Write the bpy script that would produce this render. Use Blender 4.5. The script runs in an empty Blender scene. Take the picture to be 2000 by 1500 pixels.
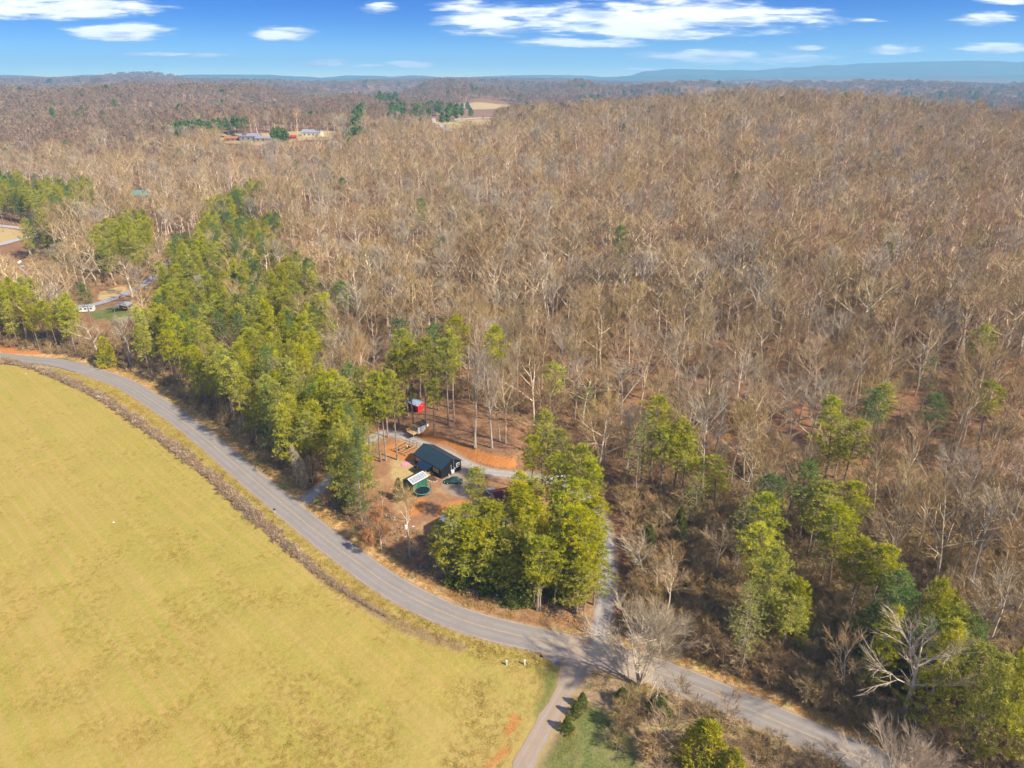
import bpy, math, random
import numpy as np
from mathutils import Vector, Matrix

SC = bpy.context.scene
COL = SC.collection
rnd = random.Random(7)
PITCH = math.radians(23.5); FPX = 1380.0; CAMH = 90.0
CP, SP = math.cos(PITCH), math.sin(PITCH)

# ------------------------------------------------------------------ camera
cam_d = bpy.data.cameras.new('camera'); cam = bpy.data.objects.new('camera', cam_d); COL.objects.link(cam)
cam.location = (0, 0, CAMH); cam.rotation_euler = (math.pi / 2 - PITCH, 0, 0)
cam_d.sensor_width = 36; cam_d.lens = FPX / 2000 * 36; cam_d.clip_start = 1; cam_d.clip_end = 60000
SC.camera = cam

# ------------------------------------------------------------------ view, sampling
SC.view_settings.view_transform = 'Standard'; SC.view_settings.look = 'None'
SC.view_settings.gamma = 1; SC.view_settings.use_curve_mapping = False
SC.view_settings.exposure = 0.66
SC.cycles.max_bounces = 5; SC.cycles.diffuse_bounces = 2; SC.cycles.glossy_bounces = 2
SC.cycles.transmission_bounces = 3; SC.cycles.transparent_max_bounces = 6; SC.cycles.volume_bounces = 1
SC.cycles.use_denoising = True; SC.cycles.denoiser = 'OPENIMAGEDENOISE'; SC.cycles.denoising_input_passes = 'RGB_ALBEDO_NORMAL'; SC.cycles.denoising_prefilter = 'ACCURATE'
SC.cycles.use_adaptive_sampling = True; SC.cycles.adaptive_threshold = 0.01

# ------------------------------------------------------------------ node helper
class NT:
    def __init__(s, tree): s.t = tree; tree.nodes.clear()
    def n(s, typ, **kw):
        nd = s.t.nodes.new(typ)
        for k, v in kw.items(): setattr(nd, k, v)
        return nd
    def put(s, sock, v):
        if v is None: return
        if isinstance(v, bpy.types.NodeSocket): s.t.links.new(v, sock)
        else:
            if sock.type == 'RGBA' and len(v) == 3: v = (*v, 1)
            sock.default_value = v
    def math(s, op, a, b=None, c=None, clamp=False):
        nd = s.n('ShaderNodeMath', operation=op, use_clamp=clamp)
        for i, v in enumerate((a, b, c)): s.put(nd.inputs[i], v)
        return nd.outputs[0]
    def vmath(s, op, a, b=None):
        nd = s.n('ShaderNodeVectorMath', operation=op)
        s.put(nd.inputs[0], a)
        if b is not None: s.put(nd.inputs[1], b)
        return nd.outputs[0]
    def mix(s, f, a, b, blend='MIX'):
        nd = s.n('ShaderNodeMix', data_type='RGBA', blend_type=blend)
        s.put(nd.inputs[0], f); s.put(nd.inputs[6], a); s.put(nd.inputs[7], b)
        return nd.outputs[2]
    def noise(s, vec, scale, detail=3, rough=0.5, dist=0.0, color=False):
        nd = s.n('ShaderNodeTexNoise'); s.put(nd.inputs['Vector'], vec)
        nd.inputs['Scale'].default_value = scale; nd.inputs['Detail'].default_value = detail
        nd.inputs['Roughness'].default_value = rough; nd.inputs['Distortion'].default_value = dist
        return nd.outputs[1 if color else 0]
    def step(s, v, a, b):          # 0 at a, 1 at b, smooth
        nd = s.n('ShaderNodeMapRange', interpolation_type='SMOOTHSTEP')
        s.put(nd.inputs[0], v); nd.inputs[1].default_value = a; nd.inputs[2].default_value = b
        return nd.outputs[0]
    def attr(s, name): return s.n('ShaderNodeAttribute', attribute_name=name).outputs['Fac']
    def comb(s, x, y, z):
        nd = s.n('ShaderNodeCombineXYZ')
        for i, v in enumerate((x, y, z)): s.put(nd.inputs[i], v)
        return nd.outputs[0]
    def scale(s, v, sx, sy, sz): return s.vmath('MULTIPLY', v, (sx, sy, sz))

# ------------------------------------------------------------------ sky with clouds
SUN_AZ = math.radians(122)      # clockwise from +Y : to the right and a little behind the camera
SUN_EL = math.radians(42)
W = bpy.data.worlds.new('World'); SC.world = W; W.use_nodes = True
w = NT(W.node_tree)
gen = w.n('ShaderNodeTexCoord').outputs['Generated']
sep = w.n('ShaderNodeSeparateXYZ'); w.put(sep.inputs[0], gen)
dx, dy, dz = sep.outputs
zz = w.math('MAXIMUM', dz, 0.0)
zs = w.math('ADD', w.math('MULTIPLY', w.math('POWER', zz, 0.62), 1.15), 0.012)
svec = w.vmath('NORMALIZE', w.comb(dx, dy, zs))
sky = w.n('ShaderNodeTexSky', sky_type='NISHITA', sun_disc=False)
sky.sun_elevation = SUN_EL; sky.sun_rotation = SUN_AZ
sky.altitude = 300; sky.air_density = 1.0; sky.dust_density = 0.35; sky.ozone_density = 2.5
w.put(sky.inputs[0], svec)
hs = w.n('ShaderNodeHueSaturation'); hs.inputs['Saturation'].default_value = 1.42; hs.inputs['Value'].default_value = 1.08
w.put(hs.inputs['Color'], sky.outputs[0])
STR = 0.085
iy = w.math('DIVIDE', 1.0, w.math('MAXIMUM', dy, 0.05))
u = w.math('MULTIPLY', dx, iy); v = w.math('MULTIPLY', dz, iy)
def uv_of(px, py):
    U = 750 - py; up = U * CP - FPX * SP; fw = FPX * CP + U * SP
    return (px - 1000) / fw, up / fw
nv = w.comb(w.math('MULTIPLY', u, 9.0), w.math('MULTIPLY', v, 62.0), 0.0)
n1 = w.noise(nv, 1.0, 6, 0.6, 0.4)
nv2 = w.comb(w.math('MULTIPLY', u, 22.0), w.math('MULTIPLY', v, 190.0), 3.0)
n2 = w.noise(nv2, 1.0, 5, 0.6, 0.3)
nn = w.math('ADD', w.math('MULTIPLY', w.math('SUBTRACT', n1, 0.52), 4.4), w.math('MULTIPLY', w.math('SUBTRACT', n2, 0.5), 2.6))
clouds = [(110, 12, 190, 26, 1.15), (228, 63, 95, 17, 1.15), (335, 107, 125, 6, .8), (552, 66, 60, 15, 1.1), (620, 122, 55, 8, 1.0),
          (808, 125, 45, 8, 1.0), (738, 15, 42, 12, .9), (950, 30, 90, 40, 1.0), (1280, 38, 280, 34, 1.25), (1130, 84, 120, 9, 1.1), (1420, 112, 190, 15, 1.0),
          (1745, 96, 52, 11, 1.1), (1930, 38, 62, 15, 1.05), (1935, 94, 70, 11, 1.05), (1575, 94, 34, 5, .9), (1330, 135, 160, 5, .6),
          (1700, 40, 40, 5, .45), (720, 128, 40, 5, .5), (20, 148, 60, 5, .6), (1970, -5, 60, 12, 1.0), (640, -24, 120, 12, .6)]
m = None
for (cx, cy, hw, hh, amp) in clouds:
    u0, v0 = uv_of(cx, cy); u1, _ = uv_of(cx + hw, cy); _, v1 = uv_of(cx, cy - hh)
    a = w.math('MULTIPLY', w.math('SUBTRACT', u, u0), 1 / (u1 - u0))
    b = w.math('MULTIPLY', w.math('SUBTRACT', v, v0), 1 / (v1 - v0))
    q = w.math('SUBTRACT', amp + .5, w.math('ADD', w.math('MULTIPLY', a, a), w.math('MULTIPLY', b, b)))
    m = q if m is None else w.math('MAXIMUM', m, q)
front = w.math('GREATER_THAN', dy, 0.1)
m = w.math('ADD', w.math('MAXIMUM', m, -2.0), nn)
cm = w.math('MULTIPLY', w.step(m, -.1, 1.4), front)
# the same broken cloud carries on over the rest of the sky
iz = w.math('DIVIDE', 1.0, w.math('MAXIMUM', dz, 0.1))
pv = w.comb(w.math('MULTIPLY', dx, iz), w.math('MULTIPLY', dy, iz), 0.0)
cg = w.math('MULTIPLY', w.step(w.noise(pv, 0.9, 6, 0.55), 0.47, 0.65), w.step(dz, 0.13, 0.2))
cm = w.math('MAXIMUM', cm, cg)
shade = w.mix(w.step(w.math('ADD', w.noise(nv, 1.7, 4, 0.5), w.math('MULTIPLY', w.math('SUBTRACT', cm, .6), .25)), 0.38, 0.62), (0.50 / STR, 0.57 / STR, 0.68 / STR), (0.98 / STR, 0.98 / STR, 0.99 / STR))
skyb = w.mix(1.0, hs.outputs[0], w.mix(w.step(dz, -.02, .09), (1.75, 1.6, 1.3), (.09, .56, 1.12)), 'MULTIPLY')
skyc = w.mix(w.math('MULTIPLY', cm, 0.96), skyb, shade)
bg = w.n('ShaderNodeBackground'); w.put(bg.inputs[0], skyc); bg.inputs[1].default_value = STR
wo = w.n('ShaderNodeOutputWorld'); w.put(wo.inputs[0], bg.outputs[0])

# ------------------------------------------------------------------ sun
sl = bpy.data.lights.new('sun', 'SUN'); sl.energy = 4.9; sl.angle = math.radians(2.0); sl.color = (1.0, 0.90, 0.74)
so = bpy.data.objects.new('sun', sl); COL.objects.link(so)
sdir = Vector((math.sin(SUN_AZ) * math.cos(SUN_EL), math.cos(SUN_AZ) * math.cos(SUN_EL), math.sin(SUN_EL)))
so.rotation_euler = sdir.to_track_quat('Z', 'Y').to_euler(); so.location = (60, -60, 200)

# ------------------------------------------------------------------ numeric helpers
def ss(x, a, b):
    t = np.clip((np.asarray(x, float) - a) / (b - a), 0, 1); return t * t * (3 - 2 * t)
def _hash(ix, iy, seed):
    h = (ix.astype(np.int64) * 374761393 + iy.astype(np.int64) * 668265263 + seed * 1274126177) & 0x7fffffff
    h = ((h ^ (h >> 13)) * 1274126177) & 0x7fffffff
    return ((h ^ (h >> 16)) & 0xffff) / 65535.0
def vnoise(x, y, seed=0):
    x = np.asarray(x, float); y = np.asarray(y, float)
    ix = np.floor(x); iy = np.floor(y); fx = x - ix; fy = y - iy
    fx = fx * fx * (3 - 2 * fx); fy = fy * fy * (3 - 2 * fy)
    a = _hash(ix, iy, seed); b = _hash(ix + 1, iy, seed); c = _hash(ix, iy + 1, seed); d = _hash(ix + 1, iy + 1, seed)
    return (a * (1 - fx) + b * fx) * (1 - fy) + (c * (1 - fx) + d * fx) * fy
def fbm(x, y, seed=0, o=4):
    r = 0; a = .5; t = 0
    for i in range(o): r = r + a * vnoise(x, y, seed + i); t += a; a *= .5; x = x * 2.03 + 5.1; y = y * 2.03 - 3.7
    return r / t
def g0(px, py, h=0.0):            # pixel of the photograph -> point on the level plane z = h
    U = 750 - py; up = U * CP - FPX * SP; fw = FPX * CP + U * SP; t = (CAMH - h) / -up
    return ((px - 1000) * t, fw * t)
def proj(x, y, z):
    zz = z - CAMH; d = y * CP - zz * SP; uu = y * SP + zz * CP
    d = np.where(np.abs(d) < 1e-3, 1e-3, d)
    return 1000 + FPX * x / d, 750 - FPX * uu / d
_SEG = {}
def pdist(x, y, pts):             # signed distance to an open polyline (left of its direction is positive)
    x = np.asarray(x, float); y = np.asarray(y, float)
    key = id(pts)
    if key not in _SEG or _SEG[key][0] is not pts:
        P = np.array(pts, float); _SEG[key] = (pts, P[:-1], P[1:] - P[:-1])
    _, A, E = _SEG[key]; L = np.maximum((E * E).sum(1), 1e-12)
    sh = x.shape; xf = x.ravel(); yf = y.ravel(); out = np.empty(xf.size); step = max(1, 2000000 // len(A))
    for i in range(0, xf.size, step):
        px = xf[i:i + step, None] - A[:, 0]; py = yf[i:i + step, None] - A[:, 1]
        t = np.minimum(np.maximum((px * E[:, 0] + py * E[:, 1]) / L, 0), 1)
        d = (px - t * E[:, 0]) ** 2 + (py - t * E[:, 1]) ** 2; k = d.argmin(1); r = np.arange(len(k))
        c = E[k, 0] * py[r, k] - E[k, 1] * px[r, k]; out[i:i + step] = np.sqrt(d[r, k]) * np.where(c >= 0, 1, -1)
    return out.reshape(sh)
def inpoly(x, y, poly):
    x = np.asarray(x, float); y = np.asarray(y, float); r = np.zeros(x.shape, bool); n = len(poly)
    for i in range(n):
        x0, y0 = poly[i]; x1, y1 = poly[(i + 1) % n]
        c = ((y0 > y) != (y1 > y)) & (x < (x1 - x0) * (y - y0) / ((y1 - y0) if y1 != y0 else 1e-9) + x0)
        r ^= c
    return r
def sdpoly(x, y, poly):           # positive inside
    d = np.abs(pdist(x, y, list(poly) + [poly[0]])); return np.where(inpoly(x, y, poly), d, -d)
def smooth_line(pts, n=8):        # Catmull-Rom
    P = [np.array(p, float) for p in pts]; P = [2 * P[0] - P[1]] + P + [2 * P[-1] - P[-2]]; out = []
    for i in range(1, len(P) - 2):
        for k in range(n):
            t = k / n; a, b, c, d = P[i - 1:i + 3]
            out.append(tuple(.5 * (2 * b + (c - a) * t + (2 * a - 5 * b + 4 * c - d) * t * t + (3 * b - a - 3 * c + d) * t ** 3)))
    out.append(tuple(P[-2])); return out

# ------------------------------------------------------------------ the plan of the place (world metres)
ROAD = smooth_line([(-420, 268), (-300, 262), g0(0, 697), g0(90, 706), g0(150, 718), g0(237, 747), g0(285, 774), g0(350, 818), g0(400, 856), g0(450, 899),
        g0(510, 950), g0(600, 1024), g0(650, 1063), g0(700, 1100), g0(750, 1136), g0(810, 1170), g0(885, 1204), g0(960, 1228), g0(1050, 1249),
        g0(1125, 1267), g0(1200, 1287), g0(1280, 1311), g0(1350, 1337), g0(1425, 1368), g0(1500, 1401), g0(1567, 1430), g0(1650, 1467), g0(1740, 1510), (68, 55), (85, 38)], 5)
LANE = smooth_line([g0(1172, 1262), g0(1174, 1225), g0(1181, 1180), g0(1185, 1130), g0(1185, 1080), g0(1180, 1040), g0(1168, 1005), g0(1140, 968), g0(1095, 945),
        g0(1040, 931), g0(985, 926), g0(945, 920), g0(918, 910), g0(896, 899), g0(868, 884), g0(828, 869), g0(812, 862), g0(788, 852), g0(764, 846),
        g0(742, 849), g0(718, 864), g0(690, 890), g0(662, 920), g0(632, 950), g0(595, 980)], 5)
TRACK = smooth_line([g0(1128, 1292), g0(1117, 1322), g0(1104, 1350), g0(1075, 1400), g0(1047, 1450), g0(1018, 1505), g0(985, 1570), (-3, 55)], 5)
SIDE_ROAD = smooth_line([g0(345, 500), g0(326, 517), g0(295, 546), g0(268, 563), g0(238, 578), g0(204, 590), g0(177, 597), g0(140, 604)], 4)
FARM_ROAD = smooth_line([g0(-40, 455), g0(0, 458), g0(52, 462), g0(95, 469), g0(72, 476), g0(45, 481), g0(0, 493), g0(-40, 502)], 4)
HEDGE = smooth_line([g0(-40, 700), g0(0, 705), g0(75, 721), g0(130, 745), g0(200, 778), g0(260, 818), g0(330, 868), g0(400, 920), g0(450, 965), g0(500, 1012),
        g0(545, 1052), g0(590, 1090), g0(640, 1132), g0(700, 1172), g0(760, 1208), g0(830, 1240), g0(900, 1262)], 4)
BANK = [g0(*p) for p in [(700, 850), (735, 836), (775, 837), (800, 845), (830, 860), (860, 874), (900, 890), (925, 901), (960, 912), (1000, 918), (1020, 914), (1060, 922)]]
BX = np.array([p[0] for p in BANK]); BY = np.array([p[1] for p in BANK])
YARD = [g0(*p) for p in [(680, 905), (735, 852), (800, 858), (850, 880), (920, 915), (1010, 935), (1140, 965), (1172, 1010), (1176, 1190), (1150, 1236), (1000, 1215),
        (900, 1180), (800, 1118), (745, 1060), (735, 1010), (700, 965)]]

AZK = np.array([-60, -40, -28, -20, -11, 0, 10, 18, 34, 60.])
RK = np.array([0, 172, 200, 250, 400, 600, 750, 900, 1100, 1400, 1800, 2500, 4000, 6000, 7600, 8700, 11500.])
TAB = np.array([
    [0, 0, 0, 0, 0, 6, 8, 12, 20, 36, 48, 50, 50, 54, 60, 66, 66],
    [0, 0, 0, 0, 0, 6, 8, 12, 20, 36, 48, 50, 50, 54, 60, 66, 66],
    [0, 0, 0, 0, 1, 6, 10, 16, 24, 36, 46, 48, 50, 56, 62, 68, 68],
    [0, 0, 0, 1, 3, 11, 21, 29, 26, 32, 40, 44, 48, 56, 66, 70, 70],
    [0, 0, 1, 3, 9, 20, 28, 31, 27, 29, 33, 44, 52, 60, 66, 70, 70],
    [0, 0, 1.5, 6, 16, 31, 39, 36, 24, 22, 30, 44, 54, 60, 64, 70, 70],
    [0, 0, 2, 7, 20, 37, 46, 42, 20, 12, 22, 36, 48, 58, 62, 66, 66],
    [0, 0, 3, 8, 23, 43, 54, 47, 20, 10, 18, 32, 46, 58, 62, 66, 66],
    [0, 0, 3, 8, 22, 40, 49, 41, 18, 10, 20, 36, 46, 58, 62, 66, 66],
    [0, 0, 3, 8, 22, 40, 49, 41, 18, 10, 20, 36, 46, 58, 62, 66, 66.]])
MPX = [(1150, 150), (1240, 147), (1262, 141), (1330, 135), (1420, 131), (1560, 130), (1700, 130), (1760, 128), (1880, 125), (2000, 121), (2150, 118)]
_m = []
for (a, b) in MPX:
    U = 750 - b; up = U * CP - FPX * SP; fw = FPX * CP + U * SP
    _m.append((math.degrees(math.atan2(a - 1000, fw)), CAMH + 9400 * up / math.hypot(a - 1000, fw)))
MAZ = np.array([q[0] for q in _m]); MZ = np.array([q[1] for q in _m])

_R3, _L2, _S2, _F2 = ROAD[::3] + [ROAD[-1]], LANE[::2] + [LANE[-1]], SIDE_ROAD[::2] + [SIDE_ROAD[-1]], FARM_ROAD[::2] + [FARM_ROAD[-1]]
_YC = YARD + [YARD[0]]
def flat_w(x, y):
    d = np.minimum(np.abs(pdist(x, y, _R3)), np.abs(pdist(x, y, _L2)))
    d = np.minimum(d, np.abs(pdist(x, y, _S2))); d = np.minimum(d, np.abs(pdist(x, y, _F2)))
    d = np.minimum(d, np.where(inpoly(x, y, YARD), 0, np.abs(pdist(x, y, _YC))))
    return ss(d, 5, 34)
def tz(x, y):
    x = np.atleast_1d(np.asarray(x, float)); y = np.atleast_1d(np.asarray(y, float))
    r = np.hypot(x, y); az = np.degrees(np.arctan2(x, np.maximum(y, 1e-6))); az = np.clip(az, -60, 60)
    k = np.clip(np.searchsorted(AZK, az) - 1, 0, len(AZK) - 2)
    f = (az - AZK[k]) / (AZK[k + 1] - AZK[k]); f = f * f * (3 - 2 * f)
    cols = np.stack([np.interp(r, RK, row) for row in TAB])
    i = np.arange(len(r)); z = cols[k, i] * (1 - f) + cols[k + 1, i] * f
    amp = np.interp(r, [0, 172, 300, 600, 1000, 1500, 3000, 6000, 9000], [0, 0, 3, 8, 16, 26, 32, 36, 44])
    n = fbm(x / 230., y / 230., 3, 3) * .5 + fbm(x / 900. + 9, y / 360., 11, 3) * .5
    z = z * np.interp(r, [900, 1400, 4500, 7000], [1, .74, .8, 1])
    n = np.where(r > 3500, fbm(x / 1500. + 3, y / 900., 17, 4), n)
    n = np.clip((n - .5) * np.interp(r, [0, 700, 1100], [1.3, 1.3, 2.9]) + .5, 0, 1)
    z = z + (n - .5) * 2 * amp
    def bump(bx, by, br, w, h):
        nonlocal z
        a = (bx - 1000) / 1500.; X = math.sin(math.atan(a)) * br; Y = math.cos(math.atan(a)) * br
        z = z + h * np.exp(-((x - X) / w) ** 2 - ((y - Y) / (w * .8)) ** 2)
    cap = np.where(r < 700, 80, np.interp(r, [700, 1200, 6000, 8200], [62, 60, 68, 116]))
    z = np.where(z > cap - 8, cap - 8 + 8 * np.tanh((z - cap + 8) / 10), z)
    bump(300, 0, 4200, 230, 36); bump(1060, 0, 2500, 260, 26); bump(905, 0, 1050, 90, 6)
    z = np.maximum(z, np.where(r > 300, 0.5, 0) * ss(r, 300, 500))
    mz = np.interp(az, MAZ, MZ, left=60, right=MZ[-1]); mw = ss(az, 8.5, 9.5)
    z = z + mw * (mz - 66) * np.exp(-((r - 9400) / 620.) ** 2) * (1 - .12 * fbm(x / 400., y / 300., 31, 3)) 
    near = r < 420
    if near.any():
        xn, yn = x[near], y[near]; w = flat_w(xn, yn); zn = z[near] * w
        s = yn - np.interp(xn, BX, BY)
        lat = ss(xn, g0(770, 837)[0], g0(850, 860)[0]) * (1 - ss(xn, g0(1005, 918)[0], g0(1060, 918)[0]))
        zn = zn + lat * 2.6 * ss(s, 0.2, 3.6) * (1 - ss(s, 25, 70))
        lat2 = ss(xn, g0(700, 837)[0], g0(735, 860)[0]) * (1 - lat)
        zn = zn + lat2 * .5 * ss(s, 0.2, 3.0) * (1 - ss(s, 15, 50)) * (1 - ss(xn, g0(1040, 918)[0], g0(1060, 918)[0]))
        z[near] = zn
    return z
def tz1(x, y): return float(tz([x], [y])[0])
_lr = np.arange(50, 1400, 6.); _la = np.radians(np.arange(-60, 60.1, .75)); _LR, _LA = np.meshgrid(_lr, _la, indexing='ij')
_LUT = tz((_LR * np.sin(_LA)).ravel(), (_LR * np.cos(_LA)).ravel()).reshape(_LR.shape)
def tzq(x, y):                    # quick look-up of the same terrain
    r = math.hypot(x, y); a = math.atan2(x, y); i = int((r - 50) / 6); j = int((a + math.radians(60)) / math.radians(.75))
    return float(_LUT[min(max(i, 0), len(_lr) - 1), min(max(j, 0), len(_la) - 1)])
def hit(px, py, h=0.0):           # pixel -> point standing h above the terrain
    U = 750 - py; up = U * CP - FPX * SP; fw = FPX * CP + U * SP; X = px - 1000; hz = math.hypot(X, fw)
    R = np.concatenate([np.arange(55, 500, 1.0), np.arange(500, 2500, 6.0), np.arange(2500, 9000, 40.)])
    x = R * X / hz; y = R * fw / hz; z = CAMH + R * up / hz
    d = z - tz(x, y) - h; k = np.argmax(d < 0)
    if not (d < 0).any(): k = len(R) - 1
    if k > 0:
        f = d[k - 1] / (d[k - 1] - d[k]) if d[k] < 0 else 1; r = R[k - 1] + f * (R[k] - R[k - 1])
    else: r = R[0]
    return (r * X / hz, r * fw / hz)

# ------------------------------------------------------------------ mesh helper
class MB:
    def __init__(s): s.v = []; s.f = []; s.m = []; s.n = 0
    def add(s, verts, faces, mi=0):
        b = s.n; s.v.append(np.asarray(verts, float).reshape(-1, 3)); s.n += len(s.v[-1])
        for f in faces: s.f.append(tuple(i + b for i in f))
        s.m += [mi] * len(faces); return s
    def tris(s, V, mi=0):         # V (n,3,3)
        n = len(V); b = s.n; s.v.append(V.reshape(-1, 3)); s.n += n * 3
        s.f += [(b + 3 * i, b + 3 * i + 1, b + 3 * i + 2) for i in range(n)]; s.m += [mi] * n; return s
    def box(s, c, size, rz=0, mi=0, tilt=None):
        hx, hy, hz = (q / 2 for q in size)
        V = np.array([(a * hx, b * hy, d * hz) for d in (-1, 1) for a, b in ((-1, -1), (1, -1), (1, 1), (-1, 1))])
        if tilt is not None: V = V @ np.array(tilt.to_3x3()).T
        if rz: cc, sn = math.cos(rz), math.sin(rz); V = V @ np.array([[cc, -sn, 0], [sn, cc, 0], [0, 0, 1]]).T
        return s.add(V + np.array(c), [(3, 2, 1, 0), (4, 5, 6, 7), (0, 1, 5, 4), (1, 2, 6, 5), (2, 3, 7, 6), (3, 0, 4, 7)], mi)
    def beam(s, p, q, w, h, mi=0):   # rectangular bar from p to q
        p = Vector(p); q = Vector(q); d = q - p; L = d.length; rot = d.to_track_quat('X', 'Z').to_matrix()
        return s.box(tuple((p + q) / 2), (L, w, h), 0, mi, rot)
    def tube(s, pts, rad, k=5, mi=0, cap=True):
        pts = [np.asarray(p, float) for p in pts]; n = len(pts); V = []; F = []; tip = rad[-1] <= 0
        for i in range(n):
            d = pts[min(i + 1, n - 1)] - pts[max(i - 1, 0)]; L = math.sqrt(d @ d) or 1; d = d / L
            a = np.array((-d[1], d[0], 0.)) if abs(d[2]) < .95 else np.array((1., 0, 0)); a = a - d * (a @ d); a /= math.sqrt(a @ a)
            b = np.array((d[1] * a[2] - d[2] * a[1], d[2] * a[0] - d[0] * a[2], d[0] * a[1] - d[1] * a[0]))
            if i == n - 1 and tip: V.append(pts[i]); break
            for j in range(k):
                t = 2 * math.pi * j / k; V.append(pts[i] + (a * math.cos(t) + b * math.sin(t)) * rad[i])
        for i in range(n - 1):
            for j in range(k):
                j2 = (j + 1) % k
                if i == n - 2 and tip: F.append((i * k + j, i * k + j2, (i + 1) * k))
                else: F.append((i * k + j, i * k + j2, (i + 1) * k + j2, (i + 1) * k + j))
        if cap and not tip: F.append(tuple((n - 1) * k + j for j in range(k))); F.append(tuple(k - 1 - j for j in range(k)))
        return s.add(V, F, mi)
    def prism(s, poly, z0, z1, mi=0):
        n = len(poly); V = [(x, y, z0) for x, y in poly] + [(x, y, z1) for x, y in poly]
        return s.add(V, [tuple(range(n - 1, -1, -1)), tuple(range(n, 2 * n))] + [(i, (i + 1) % n, n + (i + 1) % n, n + i) for i in range(n)], mi)
    def mesh(s, name, mats, smooth=False):
        me = bpy.data.meshes.new(name); V = np.concatenate(s.v) if s.v else np.zeros((0, 3))
        me.from_pydata(V.tolist(), [], s.f)
        for mt in (mats if isinstance(mats, (list, tuple)) else [mats]): me.materials.append(mt)
        if any(s.m): me.polygons.foreach_set('material_index', s.m)
        if smooth: me.polygons.foreach_set('use_smooth', [True] * len(me.polygons))
        me.update(); return me
    def obj(s, name, mats, parent=None, smooth=False, loc=None):
        o = bpy.data.objects.new(name, s.mesh(name, mats, smooth)); COL.objects.link(o)
        if parent is not None: o.parent = parent
        if loc is not None: o.location = loc
        return o
def tag(o, label=None, cat=None, group=None, kind=None):
    if label: o['label'] = label
    if cat: o['category'] = cat
    if group: o['group'] = group
    if kind: o['kind'] = kind
    return o
def thing(name, label, cat, loc=(0, 0, 0), rz=0, group=None):
    o = bpy.data.objects.new(name, None); COL.objects.link(o); o.location = loc; o.rotation_euler = (0, 0, rz); o.empty_display_size = .3
    return tag(o, label, cat, group)

# ------------------------------------------------------------------ materials
def mat(name, col, rough=0.8, var=0.12, scale=3.0, bump=0.0, metal=0.0, rnd_tone=0.0, spec=0.3, trans=0.0, space='Object', stretch=None, col2=None):
    m = bpy.data.materials.new(name); m.use_nodes = True; t = NT(m.node_tree)
    co = t.n('ShaderNodeTexCoord').outputs['Object'] if space == 'Object' else t.n('ShaderNodeNewGeometry').outputs['Position']
    if stretch: co = t.scale(co, *stretch)
    nz = t.noise(co, scale, 4, .6)
    c2 = col2 if col2 else tuple(c * (1 - 2.2 * var) for c in col)
    c1 = tuple(min(1, c * (1 + var)) for c in col) if not col2 else col
    c = t.mix(t.step(nz, .3, .7), c2, c1)
    if rnd_tone:
        r = t.n('ShaderNodeObjectInfo').outputs['Random']
        hsv = t.n('ShaderNodeHueSaturation'); t.put(hsv.inputs['Color'], c)
        t.put(hsv.inputs['Value'], t.math('ADD', 1 - rnd_tone, t.math('MULTIPLY', r, 2 * rnd_tone)))
        r2 = t.math('FRACT', t.math('MULTIPLY', r, 17.3))
        t.put(hsv.inputs['Hue'], t.math('ADD', .5 - rnd_tone * .045, t.math('MULTIPLY', r2, rnd_tone * .09)))
        t.put(hsv.inputs['Saturation'], t.math('ADD', 1 - rnd_tone * .5, t.math('MULTIPLY', t.math('FRACT', t.math('MULTIPLY', r, 31.7)), rnd_tone)))
        c = hsv.outputs[0]
    bs = t.n('ShaderNodeBsdfPrincipled'); t.put(bs.inputs['Base Color'], c)
    bs.inputs['Roughness'].default_value = rough; bs.inputs['Metallic'].default_value = metal; bs.inputs['Specular IOR Level'].default_value = spec
    if bump:
        b = t.n('ShaderNodeBump'); b.inputs['Strength'].default_value = bump; b.inputs['Distance'].default_value = .05
        t.put(b.inputs['Height'], nz); t.put(bs.inputs['Normal'], b.outputs[0])
    out = bs.outputs[0]
    if trans:
        tr = t.n('ShaderNodeBsdfTranslucent'); t.put(tr.inputs[0], c); mx = t.n('ShaderNodeMixShader'); mx.inputs[0].default_value = trans
        t.put(mx.inputs[1], out); t.put(mx.inputs[2], tr.outputs[0]); out = mx.outputs[0]
    o = t.n('ShaderNodeOutputMaterial'); t.put(o.inputs[0], out); return m

M = {}
M['bark'] = mat('grey_bark', (.72, .57, .39), .9, .18, 1.5, rnd_tone=.32, spec=.1, stretch=(1, 1, .3))
M['bark_pale'] = mat('pale_bark', (.58, .50, .40), .85, .15, 1.2, rnd_tone=.08, spec=.1, stretch=(1, 1, .25), col2=(.34, .29, .24))
M['twig'] = mat('twigs', (.49, .34, .165), .9, .15, .3, rnd_tone=.25, spec=.05)
M['twig_pale'] = mat('pale_twigs', (.50, .40, .275), .9, .12, .3, rnd_tone=.15, spec=.05)
M['pine_bark'] = mat('pine_bark', (.36, .28, .215), .9, .2, 2.5, rnd_tone=.12, spec=.1, stretch=(1, 1, .4))
def leafmat(name, a, b, tone=.2, trans=.25):
    return mat(name, a, .65, 0, .55, rnd_tone=tone, spec=.25, trans=trans, col2=b)
M['needle'] = leafmat('pine_needles', (.62, .56, .035), (.24, .27, .025))
M['needle_dark'] = leafmat('dark_pine_needles', (.22, .30, .06), (.11, .18, .045))
M['needle_pale'] = leafmat('pale_pine_needles', (.42, .40, .11), (.23, .25, .07))
M['cedar'] = leafmat('cedar_foliage', (.26, .28, .045), (.13, .16, .035), .15)
M['yellow_leaf'] = leafmat('yellow_green_foliage', (.62, .53, .02), (.30, .32, .025), .1)
M['orange_leaf'] = leafmat('orange_brown_leaves', (.68, .34, .13), (.48, .23, .09), .1)
M['bramble'] = mat('bramble_stems', (.46, .31, .185), .9, .2, .5, rnd_tone=.3, spec=.05, col2=(.27, .18, .12))
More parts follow.
